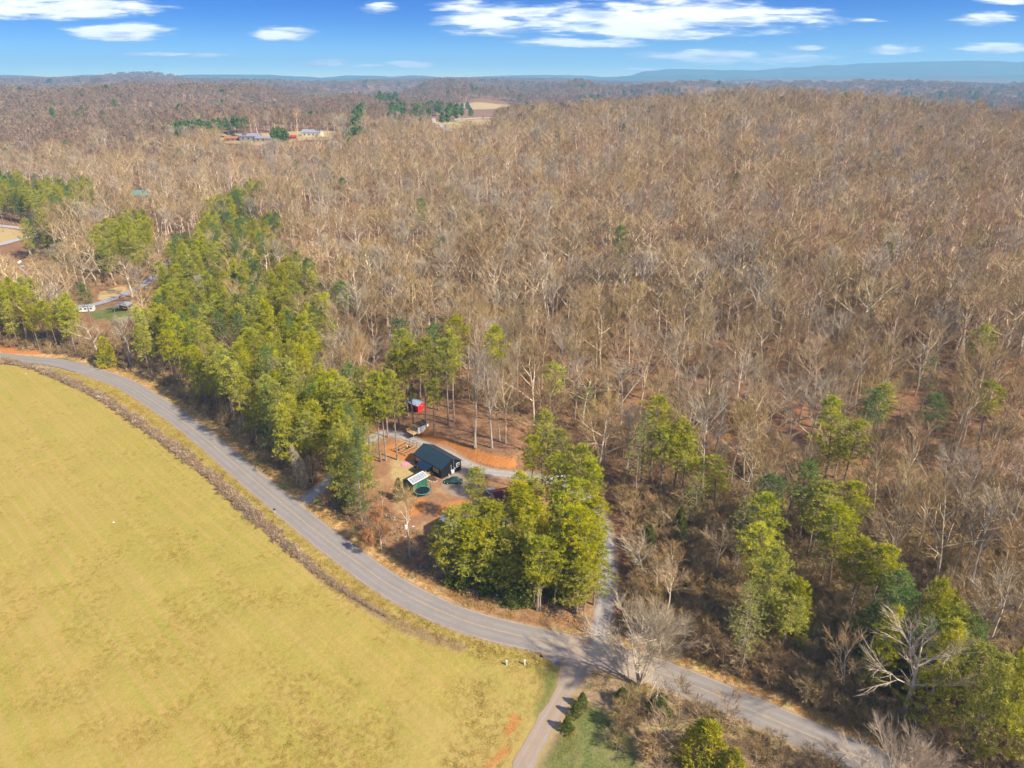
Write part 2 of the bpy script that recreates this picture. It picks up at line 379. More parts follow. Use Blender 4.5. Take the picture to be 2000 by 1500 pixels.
M['bramble_tan'] = mat('dry_seed_heads', (.55, .42, .26), .9, .2, .5, rnd_tone=.3, spec=.05)
M['grass_dry'] = mat('dry_grass', (.49, .345, .09), .9, .12, .2, rnd_tone=.12, spec=.05, trans=.2)
M['grass_green'] = mat('green_grass', (.42, .38, .085), .9, .12, .2, rnd_tone=.15, spec=.05, trans=.2)
M['far_wood'] = mat('far_branches', (.40, .27, .165), .95, .15, .02, rnd_tone=.22, spec=0)
M['white'] = mat('white_paint', (.78, .76, .72), .5, .04, 2)
M['cream'] = mat('cream_trim', (.74, .66, .50), .6, .06, 2)
M['black_wall'] = mat('black_siding', (.012, .013, .018), .45, .2, 2, spec=.4)
M['black_roof'] = mat('dark_shingles', (.022, .05, .075), .42, .25, 5, spec=.5, bump=.3)
M['porch_roof'] = mat('dark_blue_roof', (.012, .03, .07), .4, .2, 4, spec=.5)
M['wood'] = mat('new_lumber', (.62, .44, .22), .7, .12, 3, stretch=(1, 4, 4))
M['wood_grey'] = mat('weathered_wood', (.38, .33, .27), .8, .15, 3)
M['dark'] = mat('near_black', (.02, .02, .022), .6, .1, 3)  # even near-black for foundations, fascias, vent pipes, doors and far windows
M['rubber'] = mat('black_rubber', (.02, .02, .02), .7, .1, 3)
M['glass'] = mat('window_glass', (.06, .08, .10), .08, .1, 1, spec=.8)
M['green_wall'] = mat('green_boards', (.04, .17, .105), .6, .12, 3)
M['green_roof'] = mat('dull_green_roof', (.05, .10, .06), .6, .2, 3)
M['stripe'] = mat('ridged_clear_panel', (.38, .38, .42), .3, .35, 6, stretch=(6, 1, 1), spec=.5)
M['teal'] = mat('teal_padding', (.08, .33, .26), .6, .1, 3)
M['net'] = mat('dark_net', (.03, .035, .04), .8, .1, 3)
M['tramp'] = mat('trampoline_mat', (.015, .02, .03), .5, .1, 3)
M['pink'] = mat('pink_vinyl', (.75, .30, .42), .5, .1, 3)
M['red'] = mat('red_paint', (.72, .02, .03), .5, .06, 2)
M['blue_roof'] = mat('pale_blue_metal', (.35, .46, .62), .35, .1, 2, spec=.5)
M['blue_grey_roof'] = mat('blue_grey_roof', (.15, .19, .225), .45, .25, 1.5, spec=.4)
M['maroon'] = mat('maroon_roof', (.15, .02, .035), .5, .2, 2)
M['brown_roof'] = mat('brown_shingles', (.13, .09, .075), .8, .2, 5)
M['stone'] = mat('pale_stone', (.66, .54, .38), .9, .15, 3, rnd_tone=.2)
M['mulch'] = mat('dark_mulch', (.12, .07, .045), .95, .3, 6, bump=.6)
M['metal'] = mat('grey_metal', (.45, .46, .47), .4, .08, 2, metal=.3)
M['orange_roof'] = mat('orange_roof', (.42, .17, .07), .5, .1, 2)
M['purple_roof'] = mat('lilac_grey_roof', (.33, .29, .35), .4, .08, 2)
M['teal_roof'] = mat('teal_metal_roof', (.10, .30, .26), .45, .1, .5)
M['grey_wall'] = mat('grey_siding', (.30, .33, .36), .7, .1, 1)
M['log'] = mat('cut_wood', (.60, .36, .17), .85, .2, 4)
M['yellow'] = mat('yellow_plastic', (.85, .80, .05), .4, .05, 2)
M['lightgreen'] = mat('pale_green_plastic', (.55, .78, .62), .5, .05, 2)
M['pole'] = mat('pole_wood', (.42, .34, .24), .85, .15, 2, stretch=(1, 1, .2))
def paint(name, c): return mat(name, c, .25, .02, 1, spec=.6)
M['car_green'] = paint('green_car_paint', (.01, .07, .055)); M['car_blue'] = paint('light_blue_car_paint', (.45, .62, .78))
M['car_black'] = paint('black_car_paint', (.012, .014, .02)); M['car_white'] = paint('white_car_paint', (.75, .77, .80)); M['car_red'] = paint('red_car_paint', (.45, .03, .02))

# ------------------------------------------------------------------ ground
FIELD_R = g0(1095, 1318)
def ground_fields(x, y):
    A = {}
    sr = pdist(x, y, ROAD); A['side'] = -sr                       # positive on the camera's side of the road
    A['bank'] = None
    s = y - np.interp(x, BX, BY); lat = ss(x, g0(748, 837)[0], g0(800, 860)[0]) * (1 - ss(x, g0(1000, 918)[0], g0(1040, 918)[0]))
    A['bank'] = np.where((np.hypot(x, y) < 260), (1.5 - np.abs(s - 1.5)) * 1.0 - (1 - lat) * 6, -20)
    A['yard'] = sdpoly(x, y, YARD)
    A['track'] = pdist(x, y, TRACK)
    A['lane'] = np.abs(pdist(x, y, LANE)); A['hedge'] = np.abs(pdist(x, y, HEDGE))
    def many(polys): 
        r = np.full(x.shape, -30.)
        for p in polys: r = np.maximum(r, sdpoly(x, y, p))
        return r
    G = lambda L: [g0(*p) for p in L]
    T = lambda L: [hit(*p) for p in L]
    A['clay'] = many([G([(860, 985), (905, 975), (935, 1010), (900, 1040), (850, 1020)]), G([(830, 1000), (800, 1010), (790, 985), (830, 970)]), G([(1002, 1392), (1020, 1404), (1006, 1422), (990, 1440), (984, 1425)]),
                      G([(985, 1455), (1000, 1465), (960, 1500), (940, 1510)]), G([(745, 872), (790, 860), (830, 880), (800, 900), (760, 890)]), G([(0, 676), (60, 680), (90, 692), (0, 690)])])
    A['green'] = many([G([(1110, 1410), (1150, 1375), (1200, 1395), (1245, 1460), (1260, 1570), (1010, 1570), (1070, 1470)]), G([(1045, 1300), (1095, 1312), (1085, 1350), (1060, 1395), (1040, 1400), (1062, 1345)]),
                       G([(170, 612), (210, 598), (262, 600), (270, 628), (235, 640), (190, 632)]), G([(75, 699), (130, 698), (180, 716), (165, 722), (100, 706)])])
    A['straw'] = many([G([(770, 900), (805, 900), (812, 930), (800, 945), (775, 950), (760, 925)]), G([(195, 572), (245, 556), (252, 572), (215, 585), (190, 588)]), G([(-60, 462), (20, 462), (80, 472), (10, 490), (-60, 500)]),
                       T([(430, 262), (520, 260), (640, 254), (668, 262), (650, 272), (560, 278), (500, 284), (430, 280)]), T([(845, 238), (905, 234), (962, 233), (968, 240), (930, 246), (880, 252), (850, 250)]),
                       T([(893, 204), (930, 199), (1005, 203), (990, 210), (950, 214), (905, 212)]), T([(330, 157), (400, 155), (430, 160), (370, 163)])])
    return A
def make_ground():
    ang = np.concatenate([np.linspace(-180, -62, 30)[:-1], np.linspace(-62, -44, 14)[:-1], np.linspace(-44, 50, 250), np.linspace(50, 180, 34)[1:-1]])
    rr = np.concatenate([[12, 30, 45], np.exp(np.arange(math.log(52), math.log(420), .0088)), np.exp(np.arange(math.log(420), math.log(10600), .02))])
    na, nr = len(ang), len(rr); a = np.radians(ang)
    R, Aa = np.meshgrid(rr, a, indexing='ij'); x = (R * np.sin(Aa)).ravel(); y = (R * np.cos(Aa)).ravel()
    z = tz(x, y)
    F = ground_fields(x, y)
    # low banks, hollows and the shallow ditch along the road
    rl = np.abs(F['side']); near = np.hypot(x, y) < 700
    z = z - np.where(near & (np.abs(F['track']) > 4) & (F['lane'] > 4), .22 * np.exp(-((rl - 4.6) / .9) ** 2), 0)
    rough = ss(np.minimum(np.minimum(rl, F['lane']), np.abs(F['track'])), 5, 12) * ss(-F['yard'], -2, 4)
    z = z + np.where(near, rough * (fbm(x / 7., y / 7., 51, 3) - .5) * .5, 0)
    x = np.append(x, 0.); y = np.append(y, 0.); z = np.append(z, 0.)
    idx = np.arange(nr * na).reshape(nr, na); nx = np.roll(idx, -1, 1)
    quads = np.stack([idx[:-1], nx[:-1], nx[1:], idx[1:]], -1).reshape(-1, 4)[:, ::-1]
    c = nr * na; fan = [(c, int(nx[0, j]), int(idx[0, j]))[::-1] for j in range(na)]
    me = bpy.data.meshes.new('ground')
    me.from_pydata(np.stack([x, y, z], -1).tolist(), [], quads.tolist() + [tuple(f) for f in fan])
    me.polygons.foreach_set('use_smooth', [True] * len(me.polygons))
    for k, v in F.items():
        at = me.attributes.new(k, 'FLOAT', 'POINT'); at.data.foreach_set('value', np.append(np.clip(v, -60, 60), 0).astype(np.float32))
    t = me.polygons[0].normal.z
    if t < 0: me.flip_normals()
    me.update(); o = bpy.data.objects.new('ground', me); COL.objects.link(o); o['kind'] = 'structure'
    # --- material
    m = bpy.data.materials.new('ground_cover'); m.use_nodes = True; t = NT(m.node_tree); me.materials.append(m)
    P = t.n('ShaderNodeNewGeometry').outputs['Position']
    big = t.noise(P, .02, 4, .55); mid = t.noise(P, .12, 4, .6); fine = t.noise(P, .8, 5, .65); fine2 = t.noise(P, 3.2, 3, .7); grain = t.noise(P, 9, 2, .7)
    mixed = t.math('ADD', t.math('MULTIPLY', fine, .5), t.math('MULTIPLY', fine2, .5))
    # forest litter
    lit = t.mix(t.step(fine, .35, .65), (.19, .10, .052), (.30, .16, .082))
    lit = t.mix(t.math('MULTIPLY', t.step(fine2, .45, .7), .6), lit, (.42, .26, .14))
    lit = t.mix(t.math('MULTIPLY', t.step(mid, .5, .72), .55), lit, (.40, .18, .075))
    lit = t.mix(t.math('MULTIPLY', t.step(grain, .5, .7), .35), lit, (.15, .085, .055))
    lit = t.mix(t.math('MULTIPLY', t.step(mid, .42, .25), .45), lit, (.20, .13, .10))
    # the hay field
    Pr = t.n('ShaderNodeMapping'); t.put(Pr.inputs[0], P); Pr.inputs['Rotation'].default_value = (0, 0, math.radians(43))
    Ps = t.scale(Pr.outputs[0], .02, .30, 1)
    streak = t.noise(Ps, 1.0, 5, .6, .3); streak2 = t.noise(t.scale(Pr.outputs[0], .012, .85, 1), 1.0, 3, .6)
    fa = t.mix(t.step(big, .35, .65), (.40, .295, .072), (.35, .29, .058))
    fa = t.mix(t.math('MULTIPLY', t.step(streak, .46, .66), .7), fa, (.335, .31, .055))
    fa = t.mix(t.math('MULTIPLY', t.step(streak2, .45, .62), .5), fa, (.48, .32, .11))
    fa = t.mix(t.math('MULTIPLY', t.step(fine, .5, .75), .3), fa, (.335, .29, .055))
    fa = t.mix(t.math('MULTIPLY', t.step(fine2, .48, .66), .6), fa, (.50, .36, .11))
    fa = t.mix(t.math('MULTIPLY', t.step(grain, .48, .62), .5), fa, (.34, .26, .07))
    dry = t.mix(t.step(mid, .4, .7), (.44, .31, .11), (.46, .35, .12))
    def A(nm, amp=1.2, src=None): return t.math('ADD', t.attr(nm), t.math('MULTIPLY', t.math('SUBTRACT', mixed if src is None else src, .5), amp * 2))
    side = t.attr('side'); track = t.attr('track')
    south = t.step(A('side', .5), -.3, .3)
    col = lit
    # north verge of the road: orange soil, straw grass
    vz = t.math('SUBTRACT', 7.6, t.math('ABSOLUTE', A('side', 2.2)))
    verge = t.mix(t.step(fine, .4, .62), (.50, .24, .10), (.62, .44, .20)); verge = t.mix(t.math('MULTIPLY', t.step(mid, .5, .7), .5), verge, (.33, .34, .10))
    col = t.mix(t.step(vz, -.6, 2.2), col, verge)
    # south of the road
    scrub = t.mix(t.step(fine, .38, .62), (.30, .20, .12), (.42, .30, .16)); scrub = t.mix(t.math('MULTIPLY', t.step(mid, .48, .7), .6), scrub, (.25, .25, .08))
    east = t.step(track, -.5, 1.0)       # left of the track direction = the field side? resolved below by sign
    fieldc = t.mix(t.math('MULTIPLY', t.step(t.math('ADD', t.math('ABSOLUTE', track), t.math('MULTIPLY', mid, 10)), 30, 6), .5), fa, dry)
    southc = t.mix(t.step(A('track', 1.0), -1.2, -2.2), fieldc, scrub) if TRACK_SIGN > 0 else t.mix(t.step(A('track', 1.0), 1.2, 2.2), fieldc, scrub)
    col = t.mix(south, col, southc)
    hed = t.math('SUBTRACT', 1.6, A('hedge', 1.8)); hfade = t.step(t.math('SUBTRACT', 2.6, A('hedge', 2.4)), 0, 1.4)
    col = t.mix(t.math('MULTIPLY', t.step(hed, 0, .8), .75), t.mix(t.math('MULTIPLY', hfade, .35), col, (.50, .33, .13)), (.29, .20, .125))
    # yard
    yc = t.mix(t.step(fine, .35, .62), (.36, .18, .085), (.27, .15, .085)); yc = t.mix(t.math('MULTIPLY', t.step(mid, .5, .65), .75), yc, (.46, .30, .14))
    yc = t.mix(t.math('MULTIPLY', t.step(fine2, .5, .7), .4), yc, (.50, .34, .18))
    col = t.mix(t.step(A('yard', 2.0), -.6, .8), col, yc)
    st = t.mix(t.step(mixed, .4, .6), (.42, .30, .13), (.52, .38, .18))
    col = t.mix(t.step(A('straw', 1.6), -.8, .9), col, st)
    cl0 = t.mix(t.step(fine2, .35, .65), (.46, .165, .045), (.56, .255, .085)); cl = t.mix(t.math('MULTIPLY', t.step(fine, .55, .7), .5), cl0, (.42, .15, .05))
    col = t.mix(t.step(A('clay', 2.0), -.6, .7), col, cl)
    col = t.mix(t.step(A('bank', 1.5), -.2, .9), col, cl)
    gr = t.mix(t.step(mixed, .4, .6), (.11, .135, .04), (.20, .205, .06)); gr = t.mix(t.math('MULTIPLY', t.step(mid, .5, .7), .55), gr, (.36, .28, .14))
    col = t.mix(t.step(A('green', 2.2), -1.0, 1.2), col, gr)
    # beyond the last hills everything is wooded with evergreens
    ds = t.n('ShaderNodeVectorMath', operation='LENGTH'); t.put(ds.inputs[0], P)
    col = t.mix(t.step(ds.outputs['Value'], 5200, 7400), col, t.mix(t.step(t.noise(P, .004, 4, .6), .4, .6), (.05, .10, .07), (.10, .13, .08)))
    # shoulders: thin dirty edge where grass meets asphalt and gravel
    col = t.mix(t.step(t.math('SUBTRACT', 3.45, t.math('ABSOLUTE', A('side', .35))), 0, .3), col, (.36, .26, .17))
    col = t.mix(t.math('MULTIPLY', t.step(t.math('SUBTRACT', 2.6, A('lane', .9)), 0, .7), .8), col, (.40, .29, .20))
    bs = t.n('ShaderNodeBsdfPrincipled'); t.put(bs.inputs['Base Color'], col); bs.inputs['Roughness'].default_value = .95; bs.inputs['Specular IOR Level'].default_value = .05
    b = t.n('ShaderNodeBump'); b.inputs['Strength'].default_value = .9; b.inputs['Distance'].default_value = .25
    t.put(b.inputs['Height'], t.math('ADD', fine, t.math('MULTIPLY', grain, .25))); t.put(bs.inputs['Normal'], b.outputs[0])
    ou = t.n('ShaderNodeOutputMaterial'); t.put(ou.inputs[0], bs.outputs[0])
    return o
# which sign of the track distance is the scrub side (east of the track)
TRACK_SIGN = -1 if float(pdist([g0(1200, 1420)[0]], [g0(1200, 1420)[1]], TRACK)[0]) > 0 else 1
make_ground()

# ------------------------------------------------------------------ roads as draped sheets
def ribbon(name, line, half, dz, nu=5, wob=0.0, seed=0, ends=0.0):
    P = np.array(line); d = np.gradient(P, axis=0); d /= np.linalg.norm(d, axis=1)[:, None]; nrm = np.stack([-d[:, 1], d[:, 0]], -1)
    s = np.concatenate([[0], np.cumsum(np.linalg.norm(np.diff(P, axis=0), axis=1))])
    # resample every 1.2 m
    n = max(8, int(s[-1] / 1.2)); si = np.linspace(0, s[-1], n)
    PX = np.interp(si, s, P[:, 0]); PY = np.interp(si, s, P[:, 1]); NX = np.interp(si, s, nrm[:, 0]); NY = np.interp(si, s, nrm[:, 1])
    L = half + wob * (vnoise(si / 2.1, si * 0, seed) - .5) * 2; Rr = half + wob * (vnoise(si / 2.1, si * 0 + 7, seed + 1) - .5) * 2
    if ends: L = L + ends * np.exp(-si / 2.5); Rr = Rr + ends * np.exp(-si / 2.5)
    U = np.linspace(-1, 1, nu); X = []; Y = []; UU = []
    for q in U:
        w = np.where(q < 0, L, Rr) * q; X.append(PX + NX * w); Y.append(PY + NY * w); UU.append(w)
    X = np.array(X); Y = np.array(Y); Z = tz(X.ravel(), Y.ravel()).reshape(X.shape) + dz
    far = np.hypot(X, Y); Z = Z + np.where(far > 260, .15, 0) 
    V = np.stack([X.T.ravel(), Y.T.ravel(), Z.T.ravel()], -1)
    F = [(i * nu + j, i * nu + j + 1, (i + 1) * nu + j + 1, (i + 1) * nu + j) for i in range(n - 1) for j in range(nu - 1)]
    me = bpy.data.meshes.new(name); me.from_pydata(V.tolist(), [], F)
    a = me.attributes.new('across', 'FLOAT', 'POINT'); a.data.foreach_set('value', np.array(UU).T.ravel().astype(np.float32))
    a = me.attributes.new('along', 'FLOAT', 'POINT'); a.data.foreach_set('value', np.repeat(si, nu).astype(np.float32))
    if me.polygons[0].normal.z < 0: me.flip_normals()
    me.update(); o = bpy.data.objects.new(name, me); COL.objects.link(o); o['kind'] = 'structure'; return o
def road_mat(name, base, tracks, spots, edge, rough=.9, tw=.9, dusty=None, grav=0.0):
    m = bpy.data.materials.new(name); m.use_nodes = True; t = NT(m.node_tree)
    P = t.n('ShaderNodeNewGeometry').outputs['Position']; ac = t.math('ABSOLUTE', t.attr('across')); al = t.attr('along')
    f = t.noise(P, 1.2, 5, .6); g = t.noise(P, 8, 3, .7); st = t.noise(t.comb(t.math('MULTIPLY', al, .12), t.math('MULTIPLY', t.attr('across'), 2.5), 0), 1, 4, .6)
    c = t.mix(t.step(st, .3, .7), base, tuple(q * .86 for q in base))
    wt = t.math('SUBTRACT', 1, t.math('MULTIPLY', t.math('ABSOLUTE', t.math('SUBTRACT', ac, tw)), 2.4), clamp=True)
    c = t.mix(t.math('MULTIPLY', wt, .55), c, tracks)
    c = t.mix(t.math('MULTIPLY', t.step(f, .5, .66), .55), c, spots)
    c = t.mix(t.math('MULTIPLY', t.step(t.noise(P, .22, 3, .6, 1.0), .52, .6), .28), c, tuple(q * .78 for q in base))
    c = t.mix(t.math('MULTIPLY', t.step(g, .5, .72), .22 + grav), c, tuple(q * .6 for q in base))
    if edge: c = t.mix(t.step(t.math('ADD', ac, t.math('MULTIPLY', t.math('SUBTRACT', f, .5), .7)), edge[0], edge[1]), c, edge[2])
    if dusty:
        q = t.math('SUBTRACT', t.vmath('SUBTRACT', P, (*dusty[0], 0.)), 0) if False else t.n('ShaderNodeVectorMath', operation='DISTANCE')
        t.put(q.inputs[0], P); q.inputs[1].default_value = (*dusty[0], 0)
        c = t.mix(t.math('MULTIPLY', t.step(t.math('ADD', q.outputs['Value'], t.math('MULTIPLY', t.math('SUBTRACT', f, .5), 12)), dusty[1], 3), .75), c, dusty[2])
    bs = t.n('ShaderNodeBsdfPrincipled'); t.put(bs.inputs['Base Color'], c); bs.inputs['Roughness'].default_value = rough; bs.inputs['Specular IOR Level'].default_value = .25
    b = t.n('ShaderNodeBump'); b.inputs['Strength'].default_value = .4; b.inputs['Distance'].default_value = .03 + grav * .2; t.put(b.inputs['Height'], g); t.put(bs.inputs['Normal'], b.outputs[0])
    o = t.n('ShaderNodeOutputMaterial'); t.put(o.inputs[0], bs.outputs[0]); return m
o = ribbon('road', ROAD, 2.85, .030, 9, .10, 3); o.data.materials.append(road_mat('asphalt', (.295, .262, .232), (.345, .30, .258), (.25, .222, .20), (2.45, 2.95, (.42, .33, .24)), tw=1.25, dusty=(g0(1165, 1285), 13, (.50, .38, .27))))
o = ribbon('gravel_lane', LANE, 1.65, .050, 7, .28, 5, ends=2.2); o.data.materials.append(road_mat('gravel', (.40, .36, .33), (.50, .45, .41), (.30, .25, .21), (1.25, 1.75, (.38, .25, .16)), tw=.75, grav=.2))
o = ribbon('farm_track', TRACK, 1.55, .046, 7, .3, 8, ends=1.6); o.data.materials.append(road_mat('dirt_track', (.38, .29, .21), (.37, .335, .30), (.44, .26, .14), (1.2, 1.7, (.34, .25, .16)), tw=.85, grav=.2))
o = ribbon('side_road', SIDE_ROAD, 2.3, .05, 5, .15, 9); o.data.materials.append(road_mat('side_asphalt', (.34, .33, .36), (.40, .38, .40), (.28, .27, .28), None))
o = ribbon('farm_road', FARM_ROAD, 2.6, .05, 5, .3, 10); o.data.materials.append(road_mat('pale_gravel', (.44, .42, .42), (.50, .48, .47), (.36, .33, .32), None))
# patched asphalt apron where the track meets the road
ap = [g0(*p) for p in [(1060, 1284), (1082, 1296), (1094, 1306), (1098, 1319), (1112, 1326), (1126, 1324), (1136, 1316), (1145, 1322), (1156, 1312), (1172, 1302), (1130, 1290), (1090, 1280)]]
mb = MB(); mb.add([(x, y, .042) for x, y in ap], [tuple(range(len(ap)))]); o = mb.obj('asphalt_apron', road_mat('old_asphalt', (.24, .21, .22), (.28, .24, .23), (.40, .29, .20), None)); o['kind'] = 'structure'
if o.data.polygons[0].normal.z < 0: o.data.flip_normals()
# parking gravel beside the black house
pk = [g0(*p) for p in [(862, 938), (880, 928), (905, 914), (930, 925), (935, 955), (910, 975), (880, 968), (862, 952)]]
mb = MB(); mb.add([(x, y, .040) for x, y in pk], [tuple(range(len(pk)))]); o = mb.obj('gravel_pad', road_mat('pad_gravel', (.33, .255, .19), (.34, .27, .205), (.38, .21, .11), None, grav=.2)); o['kind'] = 'structure'
if o.data.polygons[0].normal.z < 0: o.data.flip_normals()
# painted centre line, worn
def stripe_line(name, line, i0, i1, off, wdt):
    P = np.array(line[i0:i1]); d = np.gradient(P, axis=0); d /= np.linalg.norm(d, axis=1)[:, None]; nr = np.stack([-d[:, 1], d[:, 0]], -1); V = []; F = []
    for k in range(len(P)):
        for w in (off - wdt / 2, off + wdt / 2): V.append((*(P[k] + nr[k] * w), .0352 if True else 0))
    F = [(2 * k, 2 * k + 1, 2 * k + 3, 2 * k + 2) for k in range(len(P) - 1)]
    m = MB().add(V, F); o = m.obj(name, M['line']); o['kind'] = 'structure'
    if o.data.polygons[0].normal.z < 0: o.data.flip_normals()
M['line'] = mat('worn_yellow_paint', (.52, .36, .15), .8, .15, 1.6, col2=(.33, .285, .235))
# road verts are denser than the plan line, so lay the paint on the same resampled line
_P = np.array(ROAD); _s = np.concatenate([[0], np.cumsum(np.linalg.norm(np.diff(_P, axis=0), axis=1))]); _n = int(_s[-1] / 1.2); _si = np.linspace(0, _s[-1], _n)
_L = list(zip(np.interp(_si, _s, _P[:, 0]), np.interp(_si, _s, _P[:, 1])))
stripe_line('road_marking', _L, 0, len(_L), .09, .10); stripe_line('road_marking', _L, 0, len(_L), -.09, .10)

# ------------------------------------------------------------------ trees
def nrmz(v): return v / (math.sqrt(v @ v) or 1)
UP = np.array((0, 0, 1.))
def perp(d, ang, rng):
    a = np.cross(d, rng.normal(size=3)); a = nrmz(a); return nrmz(d * math.cos(ang) + a * math.sin(ang))
def bare_tree(seed, H=22., fork=.5, r0=.24, nl=8, lang=34, rise=.16, reach=.42, n2=7, n3=5, n4=3, tw=1.25, twr=.018, stems=1, droop=0.0, lrad=.48):
    """trunk mesh builder, branch mesh builder (about 10k triangles together)"""
    rng = np.random.default_rng(seed); T = MB(); B = MB(); leafpts = []
    def path(p, d, L, n, curve, wob, up=UP):
        pts = [p]; 
        for i in range(n):
            d = nrmz(d + up * curve + rng.normal(size=3) * wob); p = p + d * L / n; pts.append(p)
        return pts, d
    def at(pts, t):
        k = min(int(t * (len(pts) - 1)), len(pts) - 2); f = t * (len(pts) - 1) - k
        return pts[k] * (1 - f) + pts[k + 1] * f, nrmz(pts[k + 1] - pts[k])
    def l3(p, d, L):
        pts, _ = path(p, d, L, 2, rise, .12); B.tube(pts, [twr * 1.5, twr * 1.2, 0], 3, 0)
        for _ in range(n4):
            q, dd = at(pts, rng.uniform(.15, 1)); e = nrmz(perp(dd, math.radians(rng.uniform(8, 30)), rng) + UP * (rise - droop)); l = rng.uniform(.7, 1.3) * tw
            B.tube([q, q + e * l], [twr, 0], 3, 0, False); leafpts.append(q + e * l)
    def l2(p, d, L, r):
        pts, _ = path(p, d, L, 3, rise, .13); B.tube(pts, [r, r * .8, r * .6, .015], 3, 0, False)
        for i in range(n3):
            t = (i + rng.uniform(.3, 1)) / n3; q, dd = at(pts, min(t, .99)); l3(q, perp(dd, math.radians(rng.uniform(14, 34)), rng), rng.uniform(.5, .8) * L * (1 - .35 * t) + .3)
    def l1(p, d, L, r):
        pts, _ = path(p, d, L, 5, rise * .9, .10); T.tube(pts, [r, r * .85, r * .68, r * .5, r * .32, r * .14], 4, 0)
        for i in range(n2):
            t = .18 + .8 * (i + rng.uniform(0, 1)) / n2; q, dd = at(pts, min(t, .99)); l2(q, perp(dd, math.radians(rng.uniform(18, 40)), rng), L * rng.uniform(.36, .55) * (1.1 - .5 * t), r * .46 * (1 - .5 * t) + .016)
    for s in range(stems):
        lean = rng.normal(size=3) * (.03 if stems == 1 else .22); d = nrmz(UP + lean * np.array((1, 1, 0)))
        tp, dd = path(np.zeros(3), d, H * .86, 8, .03, .035)
        k = 6; rs = [r0 * 1.25 if i == 0 else r0 * (1 - .86 * (i / 8.) ** 1.15) for i in range(9)]
        if stems > 1: rs = [q * .7 for q in rs]
        T.tube(tp, rs, k, 0); 
        for i in range(nl):
            t = fork + (1 - fork) * (i + rng.uniform(0, .8)) / nl; q, dv = at(tp, min(t, .98)); a = rng.uniform(0, 6.28) if stems > 1 else i * 2.4 + rng.uniform(-.4, .4)
            el = math.radians(lang * rng.uniform(.75, 1.35)); o = np.array((math.cos(a), math.sin(a), 0)); dl = nrmz(UP * math.cos(el) + o * math.sin(el))
            l1(q, dl, H * reach * rng.uniform(.75, 1.1) * (1.12 - .62 * (t - fork) / (1 - fork)), r0 * lrad * (1 - .45 * (t - fork) / (1 - fork)))
        l2(tp[-1], dd, H * .16, .04)
    return T, B, np.array(leafpts)
def tufts(mb, C, nb, size, wid, rng, up=.45, mi=0, axis=None):
    """spiky needle tufts: nb blades round every centre in C"""
    n = len(C); D = rng.normal(size=(n, nb, 3)); D[..., 2] += up * 1.6
    if axis is not None: D += axis[:, None, :] * 1.1
    D /= np.linalg.norm(D, axis=2)[..., None]
    S = np.cross(D, rng.normal(size=(n, nb, 3))); S /= np.linalg.norm(S, axis=2)[..., None]
    L = size * rng.uniform(.7, 1.25, (n, nb, 1)); c = C[:, None, :] + rng.normal(size=(n, nb, 3)) * size * .22
    w = wid * rng.uniform(.7, 1.3, (n, nb, 1))
    V = np.stack([c - S * w * .5, c + S * w * .5, c + D * L], 2).reshape(-1, 3, 3); mb.tris(V, mi)
def pine_tree(seed, H=23., base=.5, width=3.2, nbr=34, ntuft=19, nb=15, r0=.19, shape='round', size=.40, wid=.075, deadb=6, flat=0.0):
    rng = np.random.default_rng(seed); T = MB(); N = MB()
    lean = rng.normal(size=3) * .018; pts = [np.zeros(3)]; d = nrmz(UP + lean * np.array((1, 1, 0)))
    for i in range(8): d = nrmz(d + rng.normal(size=3) * .018 + UP * .02); pts.append(pts[-1] + d * H * .97 / 8)
    T.tube(pts, [r0 * (1.2 if i == 0 else 1 - .88 * (i / 8) ** 1.2) for i in range(9)], 6, 0)
    def at(t):
        k = min(int(t * 8), 7); f = t * 8 - k; return pts[k] * (1 - f) + pts[k + 1] * f
    C = []; AX = []
    for i in range(deadb):
        t = rng.uniform(base * .55, base); a = rng.uniform(0, 6.28); o = np.array((math.cos(a), math.sin(a), rng.uniform(-.1, .3))); q = at(t); l = rng.uniform(.5, 1.9)
        T.tube([q, q + o * l * .6, q + o * l + UP * .1], [.035, .025, 0], 3, 0)
    lump = rng.uniform(.55, 1.35, 9)
    for i in range(nbr):
        s = (i + rng.uniform(0, 1)) / nbr; t = base + (1 - base) * s; a = i * 2.39996 + rng.uniform(-.5, .5)
        if shape == 'round': pr = math.sin(math.pi * min(1, (s * .86 + .16))) ** .6
        elif shape == 'cone': pr = (1 - s) ** .75 * .95 + .1
        else: pr = (1 - .8 * s) * (1 if i % 3 else .55)
        L = width * pr * rng.uniform(.6, 1.15) * lump[int((a % 6.283) / 6.283 * 8.99)] ** .5
        el = rng.uniform(-.05, .25) + .55 * s - flat; o = np.array((math.cos(a), math.sin(a), 0)); q = at(min(t, .985)); dd = nrmz(o + UP * el)
        bp = [q]; 
        for k in range(4): dd = nrmz(dd + UP * .09 + rng.normal(size=3) * .1); bp.append(bp[-1] + dd * L / 4)
        T.tube(bp, [.05, .04, .03, .02, 0], 3, 0, False)
        side = np.cross(o, UP); npf = 3 if L > width * .55 else 2
        for j in range(npf):
            u = (1, .68, .42)[j]; m = u * 4; kk = min(int(m), 3); p = bp[kk] * (1 - (m - kk)) + bp[kk + 1] * (m - kk)
            w = (1.1 - u) * L * .9 + .25; p2 = p + side * rng.uniform(-w, w) + UP * rng.uniform(-.05, .35)
            T.tube([p, p2], [.02, 0], 3, 0, False)
            for k in range(max(3, int(ntuft * (.42, .36, .3)[j]))):
                dv = rng.normal(size=3) * np.array((.36, .36, .20)) * (.8 + .12 * width); C.append(p2 + dv); AX.append(nrmz(dv + o * .25 + UP * .45))
    for k in range(10): C.append(pts[-1] + rng.normal(size=3) * np.array((.35, .35, .5))); AX.append(UP)
    tufts(N, np.array(C), nb, size, wid, rng, .35, 0, np.array(AX)); return T, N
